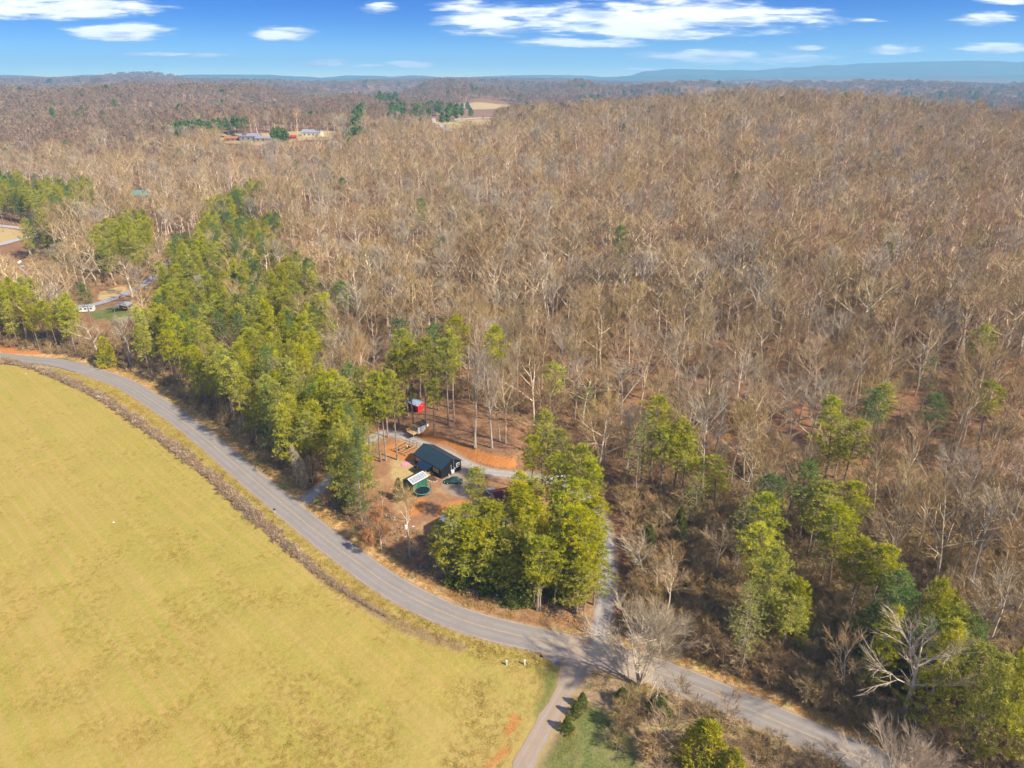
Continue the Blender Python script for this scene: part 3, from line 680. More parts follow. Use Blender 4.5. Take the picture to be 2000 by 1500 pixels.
def cedar_tree(seed, H=7., width=2., n=420, nb=10, power=.7):
    rng = np.random.default_rng(seed); T = MB(); N = MB(); T.tube([(0, 0, 0), (0, 0, H * .5), (0, 0, H * .95)], [.13, .08, 0], 5, 0)
    s = rng.uniform(0, 1, n) ** 1.15; a = rng.uniform(0, 6.28, n); lob = 1 + .22 * np.sin(a * 3 + s * 9 + seed) + .12 * np.sin(a * 7 - s * 14)
    r = width * ((1 - s) ** power) * np.minimum(1, (s + .08) * 7) * lob * rng.uniform(.55, 1.05, n) ** .6
    C = np.stack([r * np.cos(a), r * np.sin(a), .25 + s * H * .97], -1); AX = np.stack([np.cos(a) * .6, np.sin(a) * .6, np.full(n, .9)], -1)
    tufts(N, C, nb, .42, .13, rng, .3, 0, AX)
    for k in range(14): q = C[rng.integers(n)]; T.tube([(0, 0, q[2] * .8), tuple(q)], [.03, 0], 3, 0, False)
    return T, N
def leafy(mb, P, rng, n=5, size=.22):
    k = len(P); D = rng.normal(size=(k, n, 3)); D /= np.linalg.norm(D, axis=2)[..., None]; S = np.cross(D, rng.normal(size=(k, n, 3))); S /= np.linalg.norm(S, axis=2)[..., None]
    c = P[:, None, :] + rng.normal(size=(k, n, 3)) * .22; V = np.stack([c - S * size * .5, c + S * size * .5, c + D * size * 1.1], 2).reshape(-1, 3, 3); mb.tris(V, 0)

PROTO = {}
def reg(name, T, B, tm, bm, kind, H):
    PROTO[name] = dict(trunk=T.mesh(name + '_trunk', tm, False), crown=B.mesh(name + '_crown', bm), H=H, kind=kind, T=T, B=B, tm=tm, bm=bm)
for i, (H, fk, nl, la, rs, rc, r0) in enumerate([(23, .52, 8, 30, .12, .36, .24), (24, .42, 9, 36, .13, .40, .27), (20, .45, 8, 42, .10, .42, .22), (25, .60, 7, 27, .10, .32, .23), (21, .38, 9, 46, .09, .44, .26), (18, .5, 7, 34, .12, .36, .17)]):
    T, B, _ = bare_tree(100 + i, H, fk, r0, nl, la, rs, rc); reg('bare_%d' % i, T, B, M['bark'], M['twig'], 'bare', H)
T, B, _ = bare_tree(140, 22, .40, .30, 9, 38, .12, .40, tw=1.0); reg('bare_6', T, B, M['bark_pale'], M['twig_pale'], 'bare', 22)
for i, (H, fk, nl, la, rs, rc, r0) in enumerate([(25, .50, 8, 30, .14, .36, .33), (25, .40, 8, 38, .14, .42, .34), (22, .42, 8, 44, .12, .44, .32), (26, .55, 7, 28, .12, .34, .33), (23, .36, 8, 46, .12, .45, .34)]):
    T, B, _ = bare_tree(180 + i, H, fk, r0, nl, la, rs, rc, 6, 4, 3, tw=1.5, twr=.023, lrad=.58); reg('mbare_%d' % i, T, B, M['bark_pale'] if i == 3 else M['bark'], M['twig_pale'] if i == 3 else M['twig'], 'bare', H)
T, B, _ = bare_tree(141, 27, .50, .36, 8, 30, .12, .34, 6, 5, 4, tw=1.0); reg('sycamore_0', T, B, M['bark_pale'], M['twig_pale'], 'pale', 27)
T, B, _ = bare_tree(142, 26, .30, .34, 9, 34, .14, .36, 6, 5, 4); reg('sycamore_1', T, B, M['bark_pale'], M['twig_pale'], 'pale', 26)
T, B, _ = bare_tree(150, 11, .12, .22, 7, 62, .10, .62, 7, 6, 5, stems=4, tw=1.0, lrad=.26, twr=.013); reg('spread_0', T, B, M['bark'], M['twig_pale'], 'spread', 12)
T, B, _ = bare_tree(151, 13, .30, .30, 10, 56, .09, .58, 7, 6, 4, tw=.9, lrad=.24, twr=.013); reg('spread_1', T, B, M['bark_pale'], M['twig_pale'], 'spread', 15)
T, B, _ = bare_tree(160, 8, .2, .07, 7, 34, .12, .5, 5, 4, 3, tw=.7, twr=.014); reg('sapling_0', T, B, M['bark'], M['twig'], 'sapling', 8)
T, B, _ = bare_tree(161, 6, .1, .06, 6, 44, .10, .55, 5, 4, 3, stems=2, tw=.7, twr=.014); reg('sapling_1', T, B, M['bark'], M['twig'], 'sapling', 6)
T, B, L = bare_tree(170, 9, .15, .10, 9, 50, .06, .40, 6, 5, 3, tw=.6); leafy(B, L, np.random.default_rng(3), 7, .20); B.m = [0] * len(B.m); reg('orange_0', T, B, M['bark'], M['orange_leaf'], 'orange', 9)
for i, a in enumerate([(23, .52, 2.9, 34), (24, .58, 2.7, 28), (22, .46, 3.1, 36), (21, .55, 2.4, 28)]):
    T, N = pine_tree(200 + i, *a); reg('pine_%d' % i, T, N, M['pine_bark'], M['needle'], 'pine', a[0])
for i, a in enumerate([(19, .28, 3.1, 42), (17, .20, 2.9, 44)]):
    T, N = pine_tree(220 + i, *a, shape='round' if i == 0 else 'cone', deadb=2); reg('bushy_%d' % i, T, N, M['pine_bark'], M['needle'], 'bushy', a[0])
T, N = pine_tree(230, 21, .15, 4.0, 44, 17, 11, shape='layer', flat=.12, deadb=2); reg('layered_0', T, N, M['pine_bark'], M['needle_dark'], 'layered', 21)
T, N = pine_tree(231, 22, .5, 3.0, 34, 14, 13); reg('dark_0', T, N, M['pine_bark'], M['needle_dark'], 'darkpine', 22)
T, N = pine_tree(232, 21, .38, 2.9, 36, 8, 10, size=.36, deadb=14); reg('sparse_0', T, N, M['pine_bark'], M['needle_pale'], 'sparse', 21)
T, N = cedar_tree(240, 7, 1.9); reg('cedar_0', T, N, M['pine_bark'], M['cedar'], 'cedar', 7)
T, N = cedar_tree(241, 8.5, 3.4, 900, 10, .55); reg('yellow_0', T, N, M['pine_bark'], M['yellow_leaf'], 'yellow', 8.5)
# a dead conifer, leaning, with grey drooping twigs
T = MB(); B = MB(); rng = np.random.default_rng(5); T.tube([(0, 0, 0), (-.7, .2, 4.5), (-1.6, .3, 9), (-2.5, .5, 13)], [.16, .12, .08, .02], 5)
for i in range(230):
    s = rng.uniform(.28, 1); q = np.array((-.12 * 13 * s - .25 * s * s * 4, .3 * s, 13 * s)); a = rng.uniform(0, 6.28); l = (1.1 - s) * 2.6 + .4; o = np.array((math.cos(a), math.sin(a), .1))
    B.tube([q, q + o * l * .6, q + o * l + np.array((0, 0, -.7 * l))], [.022, .018, 0], 3)
    for k in range(4): p = q + o * l * rng.uniform(.3, .9); B.tube([p, p + np.array((rng.normal() * .3, rng.normal() * .3, -rng.uniform(.3, .8)))], [.018, 0], 3, 0, False)
reg('dead_0', T, B, M['bark'], M['twig_pale'], 'dead', 13)
# far-off trees: few, broad facets
def far_proto(name, seed, H, W_, bm, dense, up):
    rng = np.random.default_rng(seed); T = MB(); B = MB(); T.tube([(0, 0, 0), (0, 0, H * .8)], [.22, .06], 4)
    n = dense; s = rng.uniform(0, 1, n); a = rng.uniform(0, 6.28, n); r = W_ * np.sin(np.pi * np.minimum(s * .8 + .18, 1)) * rng.uniform(.2, 1, n)
    C = np.stack([r * np.cos(a), r * np.sin(a), H * (.42 + .5 * s)], -1); D = np.stack([np.cos(a) * .45 * up, np.sin(a) * .45 * up, np.ones(n)], -1) + rng.normal(size=(n, 3)) * (.25 if up > .5 else .8); D /= np.linalg.norm(D, axis=1)[:, None]
    S = np.cross(D, rng.normal(size=(n, 3))); S /= np.linalg.norm(S, axis=1)[:, None]; L = rng.uniform(1.6, 3.4, (n, 1)); wd = rng.uniform(.10, .26, (n, 1)) if up > .5 else rng.uniform(.7, 1.2, (n, 1))
    B.tris(np.stack([C - S * wd, C + S * wd, C + D * L * (1 if up > .5 else .5)], 1)); reg(name, T, B, M['bark'], bm, 'far', H)
far_proto('farbare_0', 1, 21, 4.6, M['far_wood'], 300, 1); far_proto('farbare_1', 2, 19, 5.2, M['far_wood'], 300, 1); far_proto('farbare_2', 6, 23, 4.2, M['far_wood'], 280, 1)
far_proto('farpine_0', 3, 20, 3.4, M['needle_dark'], 300, .2); far_proto('farpine_1', 4, 18, 3.6, M['needle_dark'], 300, .2)

def joined(name):                 # one mesh of trunk and crown for the uncountable rest
    p = PROTO[name]; b = MB(); b.v = p['T'].v + p['B'].v; b.f = list(p['T'].f) + [tuple(i + p['T'].n for i in f) for f in p['B'].f]; b.m = [0] * len(p['T'].f) + [1] * len(p['B'].f)
    return b.mesh(name + '_whole', [p['tm'], p['bm']])
def scatter(name, protos, P, rot, scl, idx, label=None):
    """ONE object: instances of the protos on the points P (for what nobody could count)"""
    hid = bpy.data.collections.new(name + '_kinds')
    for k, me in enumerate(protos):
        o = bpy.data.objects.new('%s_kind_%02d' % (name, k), me); hid.objects.link(o)
    me = bpy.data.meshes.new(name); me.from_pydata(np.asarray(P).tolist(), [], [])
    a = me.attributes.new('rot', 'FLOAT_VECTOR', 'POINT'); a.data.foreach_set('vector', np.asarray(rot, np.float32).ravel())
    a = me.attributes.new('scl', 'FLOAT_VECTOR', 'POINT'); a.data.foreach_set('vector', np.asarray(scl, np.float32).ravel())
    a = me.attributes.new('idx', 'INT', 'POINT'); a.data.foreach_set('value', np.asarray(idx, np.int32))
    o = bpy.data.objects.new(name, me); COL.objects.link(o); o['kind'] = 'stuff'
    if label: o['label'] = label
    g = bpy.data.node_groups.new(name + '_scatter', 'GeometryNodeTree')
    g.interface.new_socket('Geometry', in_out='INPUT', socket_type='NodeSocketGeometry'); g.interface.new_socket('Geometry', in_out='OUTPUT', socket_type='NodeSocketGeometry')
    gi = g.nodes.new('NodeGroupInput'); go = g.nodes.new('NodeGroupOutput'); ip = g.nodes.new('GeometryNodeInstanceOnPoints'); ci = g.nodes.new('GeometryNodeCollectionInfo')
    ci.inputs['Collection'].default_value = hid; ci.inputs['Separate Children'].default_value = True; ci.inputs['Reset Children'].default_value = True
    def na(nm, ty): q = g.nodes.new('GeometryNodeInputNamedAttribute'); q.data_type = ty; q.inputs['Name'].default_value = nm; return [s for s in q.outputs if s.enabled][0]
    L = g.links.new; L(gi.outputs[0], ip.inputs['Points']); L(ci.outputs[0], ip.inputs['Instance']); ip.inputs['Pick Instance'].default_value = True
    L(na('idx', 'INT'), ip.inputs['Instance Index']); L(na('rot', 'FLOAT_VECTOR'), ip.inputs['Rotation']); L(na('scl', 'FLOAT_VECTOR'), ip.inputs['Scale']); L(ip.outputs[0], go.inputs[0])
    md = o.modifiers.new('scatter', 'NODES'); md.node_group = g; return o

# ------------------------------------------------------------------ buildings
LAND = []                          # (x, y, phrase) landmarks that tree labels refer to
def window(parent, face, dims, u, z, w, h, fm, name='window', mull=1):
    L, Wd = dims; q = {'front': ((u, -Wd / 2 - .02, z), 0), 'back': ((u, Wd / 2 + .02, z), 0), 'right': ((L / 2 + .02, u, z), math.pi / 2), 'left': ((-L / 2 - .02, u, z), math.pi / 2)}[face]
    m = MB(); t = .1
    m.box((0, 0, h / 2), (w + t, .08, t)); m.box((0, 0, -h / 2), (w + t, .10, t)); m.box((-w / 2, 0, 0), (t, .07, h - t)); m.box((w / 2, 0, 0), (t, .07, h - t))
    for k in range(mull): m.box((-w / 2 + w * (k + 1) / (mull + 1), 0, 0), (.05, .06, h - t))
    if mull: m.box((0, 0, 0), (w - t, .05, .045))
    o = m.obj(name, fm, parent, loc=q[0]); o.rotation_euler = (0, 0, q[1]); o2 = MB().box((0, 0, 0), (w - .06, .03, h - .06)).obj('pane', M['glass'], o); return o
def gable(name, label, loc, rz, L, Wd, hw, hr, wm, rm, over=.3, base=None, cat='house', ends=None, group=None, roofname='roof', battens=False):
    t = thing(name, label, cat, loc, rz, group); m = MB(); a, b = L / 2, Wd / 2
    m.add([(-a, -b, 0), (-a, b, 0), (-a, b, hw), (-a, 0, hr), (-a, -b, hw), (a, -b, 0), (a, b, 0), (a, b, hw), (a, 0, hr), (a, -b, hw)],
          [(4, 3, 2, 1, 0), (5, 6, 7, 8, 9), (0, 5, 9, 4), (1, 2, 7, 6), (0, 1, 6, 5), (4, 9, 8, 3), (2, 3, 8, 7)]); m.obj('wall', wm, t)
    sl = (hr - hw) / b; th = .12
    for s in (-1, 1):
        yo, zo = s * (b + over), hw - sl * over; A, Bx = -a - over, a + over; r = MB()
        V = [(A, yo, zo + .02), (Bx, yo, zo + .02), (Bx, s * .004, hr + .02), (A, s * .004, hr + .02)]; V = V + [(x, y, z + th) for x, y, z in V]
        r.add(V, [(3, 2, 1, 0), (4, 5, 6, 7), (0, 1, 5, 4), (1, 2, 6, 5), (2, 3, 7, 6), (3, 0, 4, 7)] if s < 0 else [(0, 1, 2, 3), (7, 6, 5, 4), (4, 5, 1, 0), (5, 6, 2, 1), (6, 7, 3, 2), (7, 4, 0, 3)])
        r.obj(roofname, rm, t)
    MB().box((0, 0, hr + .13), (2 * (a + over), .22, .05)).obj('ridge_cap', rm, t)
    if base: MB().box((0, 0, base[0] / 2 - .15), (L + .1, Wd + .1, base[0])).obj('foundation', base[1], t)
    return t
# --- the black house
Lc = g0(811, 905); Cc = g0(862.3, 935.3); Rc = g0(899, 918)
ux = np.array(Cc) - np.array(Lc); HL = float(np.linalg.norm(ux)); ux /= HL; HA = math.atan2(ux[1], ux[0]); uy = np.array((-ux[1], ux[0])); HW_ = 6.3
hc = np.array(Cc) - ux * HL / 2 + uy * HW_ / 2
h = gable('black_house', 'black gabled house with dark blue roof and small front porch in the clearing', (*hc, 0), HA, HL, HW_, 2.75, 4.35, M['black_wall'], M['black_roof'], .3, (.35, M['dark']))
LAND.append((*hc, 'the black house'))
D = (HL, HW_)
for s in (-1, 1):
    MB().box((0, s * (HW_ / 2 + .31), 2.60), (HL + .6, .05, .16)).obj('fascia', M['dark'], h)
b_ = MB()
for k in range(-13, 14): b_.box((k * .4, -HW_ / 2 - .015, 1.5), (.04, .03, 2.3))
for k in range(-7, 8): b_.box((HL / 2 + .015, k * .42, 1.55), (.03, .04, 2.4))
tag(b_.obj('siding_battens', M['black_wall'], h), kind='stuff')
window(h, 'front', D, -3.95, 1.75, 1.7, 1.05, M['cream'], mull=2); window(h, 'front', D, -2.35, 1.80, .75, .95, M['cream']); window(h, 'front', D, 3.25, 1.70, 1.9, 1.15, M['cream'], mull=2)
window(h, 'right', D, 2.1, 1.85, .95, 1.0, M['white']); window(h, 'left', D, 0, 1.7, 1.3, 1.0, M['cream']); window(h, 'back', D, -2.5, 1.7, 1.3, 1.0, M['cream']); window(h, 'back', D, 2.5, 1.7, 1.3, 1.0, M['cream'])
dr = MB().box((.5, -HW_ / 2 - .04, 1.22), (.95, .07, 2.05)).obj('door', M['teal_roof'], h); MB().box((.85, -HW_ / 2 - .10, 1.2), (.05, .06, .12)).obj('handle', M['metal'], dr)
MB().box((.4, -HW_ / 2 - 1.3, .22), (3.6, 2.5, .30)).obj('porch_deck', M['wood'], h)
for k, yy in enumerate((-2.75, -3.05)): MB().box((.4, -HW_ / 2 + yy + .15 * k, .13 - .06 * k), (1.5, .3, .16 - .05 * k)).obj('step', M['wood'], h)
for x in (-1.25, 2.05): MB().box((x, -HW_ / 2 - 2.35, 1.22), (.16, .16, 1.72)).obj('porch_post', M['wood'], h)
p = MB(); y0, y1 = -HW_ / 2 - .03, -HW_ / 2 - 2.7
p.add([(-1.6, y0, 2.55), (2.4, y0, 2.55), (2.4, y1, 2.12), (-1.6, y1, 2.12), (-1.6, y0, 2.65), (2.4, y0, 2.65), (2.4, y1, 2.22), (-1.6, y1, 2.22)], [(0, 1, 2, 3), (7, 6, 5, 4), (4, 5, 1, 0), (5, 6, 2, 1), (6, 7, 3, 2), (7, 4, 0, 3)]); p.obj('porch_roof', M['porch_roof'], h)
for x in (-1.1, 1.9): MB().beam((x, y1 + .1, .85), (x + .001, y0, .85), .08, .08).obj('porch_rail', M['wood'], h)
MB().box((HL / 2 + .2, .2, .75), (.36, .85, .8)).obj('heat_pump', M['white'], h)
MB().tube([(HL / 2 + .1, -.1, 1.1), (HL / 2 + .1, -.1, 2.7)], [.05, .05], 6).obj('line_cover', M['white'], h)
MB().tube([(HL / 2 + .09, .75, .7), (HL / 2 + .09, .75, 4.1)], [.045, .045], 6).obj('service_mast', M['metal'], h)
MB().box((HL / 2 + .12, .95, 1.3), (.18, .34, .5)).obj('meter_box', M['metal'], h); MB().tube([(HL / 2 + .5, -1.2, .0), (HL / 2 + .5, -1.2, .75)], [.10, .10], 8).obj('white_pipe', M['white'], h)
for x in (-2.2, 1.2): MB().tube([(x, .9, 3.8), (x, .9, 4.5)], [.05, .05], 6).obj('vent_pipe', M['dark'], h)
# --- stone-ringed beds in front of it
def bed(px, py, rx, ry, rz, label, full):
    x, y = g0(px, py); t = thing('garden_bed', label, 'garden bed', (x, y, 0), rz, 'stone edged beds by the black house'); m = MB(); ring = []
    for i in range(28): a = 2 * math.pi * i / 28; ring.append((rx * math.cos(a), ry * math.sin(a)))
    m.prism(ring, .04, .13); m.obj('mulch', M['mulch'], t); r = random.Random(5)
    n = int(2 * math.pi * (rx + ry) / 2 / .42)
    for i in range(n):
        a = 2 * math.pi * i / n
        if not full and math.sin(a) > .35: continue
        s = r.uniform(.24, .40); V = np.array([(math.cos(k * math.pi / 3) * s / 2 * r.uniform(.8, 1.1), math.sin(k * math.pi / 3) * s / 2 * r.uniform(.8, 1.1)) for k in range(6)])
        q = MB(); q.prism([tuple(v) for v in V], 0, s * .6); q.obj('stone', M['stone'], t, loc=((rx + .12) * math.cos(a), (ry + .12) * math.sin(a), .02))
bed(842, 935, 1.9, .95, HA, 'oval mulch bed ringed with pale stones before the black house', False); bed(814, 914, .85, .65, HA, 'small round mulch bed with stone rim beside the porch', True)
# --- white shed with little deck
x, y = g0(822, 848); sz = tz1(x, y)
sa = HA + .02; t = gable('garden_shed', 'small white garden shed with grey brown roof and pale deck beside the gravel lane', (x, y, sz - .05), sa + math.pi / 2, 3.5, 2.6, 2.05, 2.75, M['white'], M['brown_roof'], .12, cat='shed')
LAND.append((x, y, 'the white shed'))
D2 = (3.5, 2.6)
window(t, 'left', D2, -.55, 1.25, .6, .8, M['grey_wall'], mull=0); window(t, 'left', D2, .6, 1.25, .6, .8, M['grey_wall'], mull=0)
MB().box((-1.79, .02, .95), (.06, .75, 1.75)).obj('door', M['grey_wall'], t)
t2 = thing('deck', 'pale lumber deck with railings at the front of the white shed', 'deck', (x - 1.15 * math.sin(sa) * -1, y, sz), sa, None)
t2.location = (x + math.cos(sa + math.pi / 2) * -2.75, y + math.sin(sa + math.pi / 2) * -2.75, sz)
for k in range(10): MB().box((-1.35 + k * .3, 0, .42), (.27, 1.7, .05)).obj('plank', M['wood'], t2)
for sx in (-1.4, 1.4):
    for sy in (-.8, .8): MB().box((sx, sy, .6), (.1, .1, 1.4)).obj('post', M['wood'], t2)
for z in (.8, 1.15):
    MB().box((0, -.86, z), (2.9, .05, .09)).obj('rail', M['wood'], t2); MB().box((-1.46, 0, z), (.05, 1.7, .09)).obj('rail', M['wood'], t2)
# --- red playhouse
x, y = hit(816, 800); sz = tz1(x, y)
t = gable('playhouse', 'bright red playhouse with pale blue metal roof among pine trunks', (x, y, sz - .05), math.radians(-38), 3.1, 2.8, 2.2, 2.9, M['red'], M['blue_roof'], .25, cat='playhouse'); LAND.append((x, y, 'the red playhouse'))
MB().box((.2, -1.43, .8), (.7, .06, 1.5)).obj('door', M['dark'], t); 
p = MB(); p.box((-2.9, 0, 2.1), (2.4, 2.7, .08)); p.obj('lean_to_roof', M['blue_roof'], t)
for sy in (-1.2, 1.2): MB().box((-3.9, sy, 1.02), (.1, .1, 2.04)).obj('post', M['wood_grey'], t)
# --- green shed with striped top
x, y = g0(812, 951); t = gable('green_shed', 'green shed with white framed striped panel along its roof, between house and trampoline', (x, y, 0), math.atan2(g0(828, 930)[1] - g0(800, 945)[1], g0(828, 930)[0] - g0(800, 945)[0]), 4.6, 3.4, 2.3, 3.05, M['green_wall'], M['green_roof'], .2, (.35, M['dark']), 'shed')
LAND.append((x, y, 'the green shed'))
sl = (3.05 - 2.3) / 1.7
def on_roof(u, v, dz): return (u, -v, 3.2 - sl * v + dz)
p = MB(); c = [on_roof(-2.35, .15, .05), on_roof(2.35, .15, .05), on_roof(2.35, 1.75, .05), on_roof(-2.35, 1.75, .05)]; c2 = [(a, b, d + .06) for a, b, d in c]
p.add(c + c2, [(0, 1, 2, 3), (7, 6, 5, 4), (4, 5, 1, 0), (5, 6, 2, 1), (6, 7, 3, 2), (7, 4, 0, 3)]); pn = p.obj('striped_panel', M['stripe'], t)
for k in range(12): MB().beam(on_roof(-2.2 + k * .4, .2, .14), on_roof(-2.2 + k * .4, 1.7, .14), .07, .04).obj('slat', M['blue_roof'] if k % 2 else M['cream'], pn)
for a, b in (((-2.4, .1), (2.4, .1)), ((-2.4, 1.8), (2.4, 1.8)), ((-2.4, .1), (-2.4, 1.8)), ((2.4, .1), (2.4, 1.8))): MB().beam(on_roof(*a, .15), on_roof(*b, .15), .17, .12).obj('panel_frame', M['white'], t)
MB().box((-2.33, .3, 1.2), (.06, .9, 1.8)).obj('door', M['wood_grey'], t)
# --- trampoline
x, y = g0(825, 963); t = thing('trampoline', 'round black trampoline with teal rim pad and open net poles on bare earth', 'trampoline', (x, y, 0)); LAND.append((x, y, 'the trampoline'))
R = 1.95
c = MB(); c.prism([(math.cos(a) * (R - .18), math.sin(a) * (R - .18)) for a in np.linspace(0, 2 * math.pi, 33)[:-1]], .70, .72); c.obj('jumping_mat', M['tramp'], t)
c = MB(); n = 36; V = []; 
for i in range(n):
    a = 2 * math.pi * i / n
    for rr_, z in ((R - .22, .73), (R + .08, .73), (R + .08, .80), (R - .22, .80)): V.append((rr_ * math.cos(a), rr_ * math.sin(a), z))
c.add(V, [(i * 4 + j, i * 4 + (j + 1) % 4, ((i + 1) % n) * 4 + (j + 1) % 4, ((i + 1) % n) * 4 + j) for i in range(n) for j in range(4)]); c.obj('rim_pad', M['teal'], t)
for k in range(6):
    a = 2 * math.pi * k / 6 + .2; MB().tube([(R * math.cos(a), R * math.sin(a), 0), (R * math.cos(a), R * math.sin(a), .72)], [.03, .03], 6).obj('leg', M['metal'], t)
    MB().tube([((R + .05) * math.cos(a), (R + .05) * math.sin(a), .1), ((R + .05) * math.cos(a), (R + .05) * math.sin(a), 2.4)], [.035, .03], 6).obj('net_pole', M['rubber'], t)
c = MB()
for k in range(48):
    a = 2 * math.pi * k / 48; c.tube([(R * math.cos(a), R * math.sin(a), .8), (R * math.cos(a), R * math.sin(a), 2.3)], [.006, .006], 3, cap=False)
for z in (.95, 1.4, 1.85, 2.3):
    P = [(R * math.cos(a), R * math.sin(a), z) for a in np.linspace(0, 2 * math.pi, 37)]; c.tube(P, [.008 if z < 2.2 else .02] * 37, 3, cap=False)
c.obj('safety_net', M['net'], t)
# --- lumber frames (raised beds) left of the house
x, y = g0(792, 879); t = thing('lumber_frame', 'grid of pale new lumber frames and sawhorse rails beside the house', 'lumber frame', (x, y, 0), HA + .15); LAND.append((x, y, 'the lumber frames'))
for k in range(6): MB().box((0, -2.4 + k * .95, .45), (5.6, .12, .28)).obj('beam', M['wood'], t)
for k in range(5): MB().box((-2.6 + k * 1.3, 0, .62), (.12, 5.0, .06)).obj('joist', M['wood'], t)
for sx in (-2.7, 0, 2.7):
    for sy in (-2.4, 2.35): MB().box((sx, sy, .155), (.14, .14, .31)).obj('post', M['wood_grey'], t)
for k in range(5): MB().box((-2.8 + k * 1.3, 3.1, .7), (.09, .09, 1.4)).obj('fence_post', M['wood_grey'], t)
MB().box((-.2, 3.1, 1.35), (5.4, .06, .1)).obj('top_rail', M['wood_grey'], t); MB().box((-.2, 3.1, .75), (5.4, .05, .1)).obj('middle_rail', M['wood_grey'], t)
MB().beam((-.1, 3.1, 1.4), (1.7, 3.9, 2.1), .07, .07).obj('brace', M['wood_grey'], t)
for k, (dx_, dy_) in enumerate(((.5, .3), (.95, .1), (-1.6, -1.4))):
    q = thing('bucket', ['white bucket standing on the lumber frames', 'black bucket beside the white one on the lumber', 'dark tub low at the near edge of the lumber frames'][k], 'bucket', (x + dx_, y + dy_, .66)); MB().tube([(0, 0, 0), (0, 0, .4)], [.2, .25], 10).obj('pail', M['white' if k == 0 else 'rubber'], q); MB().tube([(0, 0, .4), (0, 0, .43)], [.26, .26], 10).obj('lid', M['white' if k == 0 else 'net'], q)
# --- pink mat
x, y = g0(792, 907); t = thing('play_mat', 'round pink play mat with petals on the straw lawn', 'play mat', (x, y, 0)); 
c = MB(); c.prism([(math.cos(a) * .8, math.sin(a) * .8) for a in np.linspace(0, 2 * math.pi, 25)[:-1]], .03, .10); c.obj('middle', M['pink'], t)
for k in range(10): a = k * .628; q = MB(); q.prism([(math.cos(a) * .9 + math.cos(b) * .22, math.sin(a) * .9 + math.sin(b) * .22) for b in np.linspace(0, 2 * math.pi, 9)[:-1]], .025, .14); q.obj('petal', M['pink'], t)
# --- houses under the pines
x, y = g0(925, 1052); t = gable('blue_roofed_house', 'house with broad blue grey roof half hidden under the pine crowns', (x, y, 0), math.radians(-16), 13.5, 8.5, 2.6, 4.4, M['grey_wall'], M['blue_grey_roof'], .45, (.3, M['dark'])); LAND.append((x, y, 'the blue-roofed house'))
D3 = (13.5, 8.5)
for u in (-4.5, -1.2, 3.8): window(t, 'front', D3, u, 1.6, 1.3, 1.1, M['white'])
MB().box((1.3, -4.29, 1.15), (.95, .07, 2.05)).obj('door', M['white'], t); window(t, 'right', D3, 0, 1.6, 1.3, 1.1, M['white']); MB().box((2, 1.2, 4.5), (.7, .7, 1.4)).obj('chimney', M['stone'], t)
x, y = g0(1003, 985); t = gable('maroon_roofed_house', 'maroon roofed outbuilding glimpsed between the pine crowns', (x, y, 0), math.radians(20), 9, 6.5, 2.6, 4.0, M['wood'], M['maroon'], .4, None, 'outbuilding'); LAND.append((x, y, 'the maroon-roofed outbuilding'))
D4 = (9, 6.5)
for u in (-3, 2.6): window(t, 'front', D4, u, 1.6, 1.1, 1.0, M['white'])
MB().box((0, -3.29, 1.1), (1.6, .07, 2.1)).obj('door', M['dark'], t)
# wood pile
x, y = g0(1020, 1042); t = thing('firewood_pile', 'stack of cut firewood logs on the orange earth under the pines', 'firewood pile', (x, y, 0), .3); r = random.Random(2)
for row in range(4):
    for k in range(11 - row): MB().tube([(-1.9 + k * .36 + row * .18, -.3, .17 + row * .30), (-1.9 + k * .36 + row * .18 + r.uniform(-.03, .03), .3, .17 + row * .30)], [.165, .165], 7).obj('log', M['log'], t)

